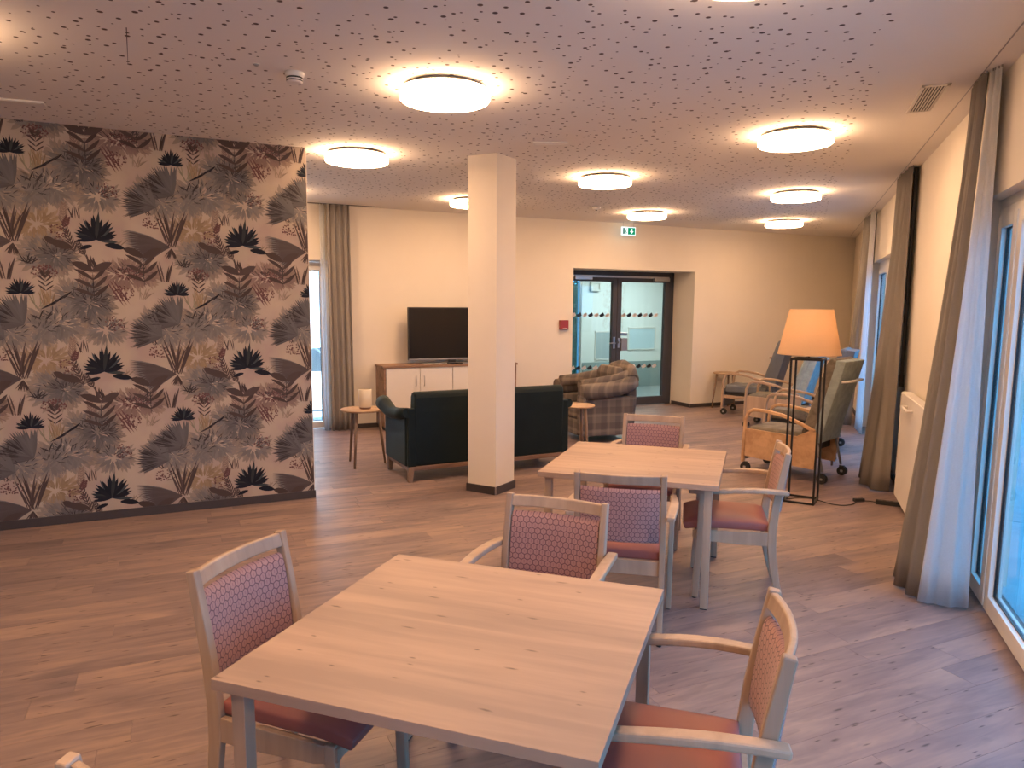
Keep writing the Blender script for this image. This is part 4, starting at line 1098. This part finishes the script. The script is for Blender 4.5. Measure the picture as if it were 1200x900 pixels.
# ------------------------------------------------------------------ small fittings
def text(parent, s, size, loc, rot, mat):
    cu = bpy.data.curves.new('lettering', 'FONT'); cu.body = s; cu.size = size; cu.extrude = .0005; cu.align_x = 'CENTER'; cu.align_y = 'CENTER'
    o = bpy.data.objects.new('lettering', cu); COL.objects.link(o); cu.materials.append(mat); o.parent = parent; o.location = loc; o.rotation_euler = rot
def make_fittings():
    e = empty('exit_sign', fp(6.58, .22, 2.87), FROT, 'small green and white escape route sign hanging above the glazed door', 'sign')
    MB().box(-.13, .13, -.012, .012, 0, .13).build('plate', emit('sign_glow', (.80, .95, .92), .9), e, bevel=.002)
    MB().box(-.015, .118, -.0135, -.011, .012, .118).build('arrow_field', emit('sign_green', (.0, .20, .09), .9), e)
    W_ = emit('sign_white', (.9, 1, .95), 1.0)
    MB().prism([(.042, .10), (.066, .10), (.066, .065), (.088, .065), (.054, .026), (.020, .065), (.042, .065)], -.0145, -.0134, 'y').build('arrow', W_, e)
    MB().box(-.108, -.078, -.0135, -.011, .018, .112).build('door_symbol', emit('sign_dark_green', (.01, .10, .07), .9), e)
    f = MB().lathe([(.006, .093), (.009, .1), (.006, .107)], 8, (-.045, -.013)); f.sweep([(-.048, -.013, .09), (-.056, -.013, .06), (-.040, -.013, .045), (-.05, -.013, .02)], (.010, .003), (1, 0, 0)).sweep([(-.056, -.013, .06), (-.066, -.013, .03)], (.009, .003), (1, 0, 0)).sweep([(-.065, -.013, .07), (-.036, -.013, .082)], (.003, .008), (0, 1, 0))
    f.build('running_figure', M['green_sign'], e)
    for s in (-1, 1): MB().tube([(s * .1, 0, .13), (s * .1, 0, CZ - 2.87)], .003, 6).build('hanger', M['steel'], e)
    c = empty('fire_call_box', fp(5.55, 0, 1.45), FROT, 'small red fire call box on the wall left of the glazed door', 'call box')
    MB().box(-.075, .075, -.05, 0, -.075, .075).build('case', M['red'], c, bevel=.006)
    MB().box(-.034, .034, -.054, -.049, -.045, .04).build('window', M['white_plastic'], c)
    MB().lathe([(.012, 0), (.012, .004)], 14).build('button', M['dark'], c); b = c.children[-1]; b.rotation_euler = (pi / 2, 0, 0); b.location = (0, -.0535, 0)
    k = empty('wall_socket', fp(4.64, 0, 1.17), FROT, 'two small dark switches on the far wall just right of the pillar', 'switch')
    for z in (0, .11): MB().box(-.03, .03, -.02, 0, z - .03, z + .03).build('switch_plate', M['walnut'], k, bevel=.004)
    d = empty('smoke_detector', (-2.768, 3.692, CZ), 0, 'round white smoke detector with dark slots on the ceiling at upper left', 'smoke detector')
    MB().lathe([(.055, 0), (.055, -.018), (.046, -.022), (.046, -.052), (.036, -.060)], 28).build('housing', M['white_plastic'], d)
    m = MB(); m.lathe([(.0465, -.028), (.0475, -.030), (.0475, -.035), (.0465, -.037)], 28, caps=False).lathe([(.0465, -.044), (.0475, -.045), (.0475, -.050), (.0465, -.051)], 28, caps=False); m.build('slots', M['dark'], d)
    d = empty('smoke_detector', (-2.536, 9.818, CZ), 0, 'tiny pale smoke detector on the far ceiling left of the exit sign', 'smoke detector')
    MB().lathe([(.055, 0), (.055, -.02), (.04, -.045)], 24).build('housing', M['white_plastic'], d); MB().lathe([(.015, -.045), (.012, -.055)], 12).build('sensor', M['dark'], d)
    v = empty('ceiling_vent', (.737, 5.49, CZ), radians(0), 'slotted rectangular ceiling vent beside the nearest beige curtain', 'vent')
    m = MB(); w_, l_ = .078, .33; m.box(-w_, w_, -l_, -l_ + .03, -.008, 0).box(-w_, w_, l_ - .03, l_, -.008, 0).box(-w_, -w_ + .02, -l_, l_, -.008, 0).box(w_ - .02, w_, -l_, l_, -.008, 0); m.build('frame', M['white_metal'], v, bevel=.002)
    MB().box(-w_ + .02, w_ - .02, -l_ + .03, l_ - .03, -.003, -.001).build('shaft', M['dark'], v)
    for i in range(7):
        x = -w_ + .03 + i * .0165
        MB().box(x - .0032, x + .0032, -l_ + .03, l_ - .03, -.009, -.004).build('slat', M['white_metal'], v)
    p = empty('speaker_plate', (-1.93, 5.92, CZ), radians(20), 'flat white rectangular plate on the ceiling right of the pillar top', 'ceiling plate')
    MB().box(-.14, .14, -.05, .05, -.012, 0).build('plate', M['white_plastic'], p, bevel=.003); MB().box(-.12, .12, .0, .04, -.014, -.011).build('raised_strip', M['white_metal'], p, bevel=.001)
    p = empty('access_plate', (-4.90, 3.59, CZ), radians(43), 'flat white plate on the ceiling at the left edge above the papered wall', 'ceiling plate')
    MB().box(-.14, .14, -.06, .06, -.012, 0).build('plate', M['white_plastic'], p, bevel=.003); MB().box(-.12, .12, -.04, .0, -.014, -.011).build('raised_strip', M['white_metal'], p, bevel=.001)
    p = empty('ceiling_sensor', (-2.876, 3.494, CZ), 0, 'tiny dark round sensor on the ceiling left of the smoke detector', 'sensor')
    MB().lathe([(.016, 0), (.016, -.004), (.010, -.010)], 14).build('dome', M['grey_metal'], p); MB().lathe([(.022, 0), (.022, -.002)], 14).build('ring', M['white_plastic'], p)
    a, b = Vector((-3.103, 2.836, 0)), Vector((-3.561, 3.252, 0)); d_ = (b - a).normalized(); q = Vector((d_.y, -d_.x, 0)) * .0025
    m = MB(); m.add([(*(a - q).xy, CZ - .0006), (*(a + q).xy, CZ - .0006), (*(b + q * .4).xy, CZ - .0006), (*(b - q * .4).xy, CZ - .0006)], [(0, 1, 2, 3)])
    tag(m.build('trim_6', M['skirt']), kind='structure')
make_fittings()
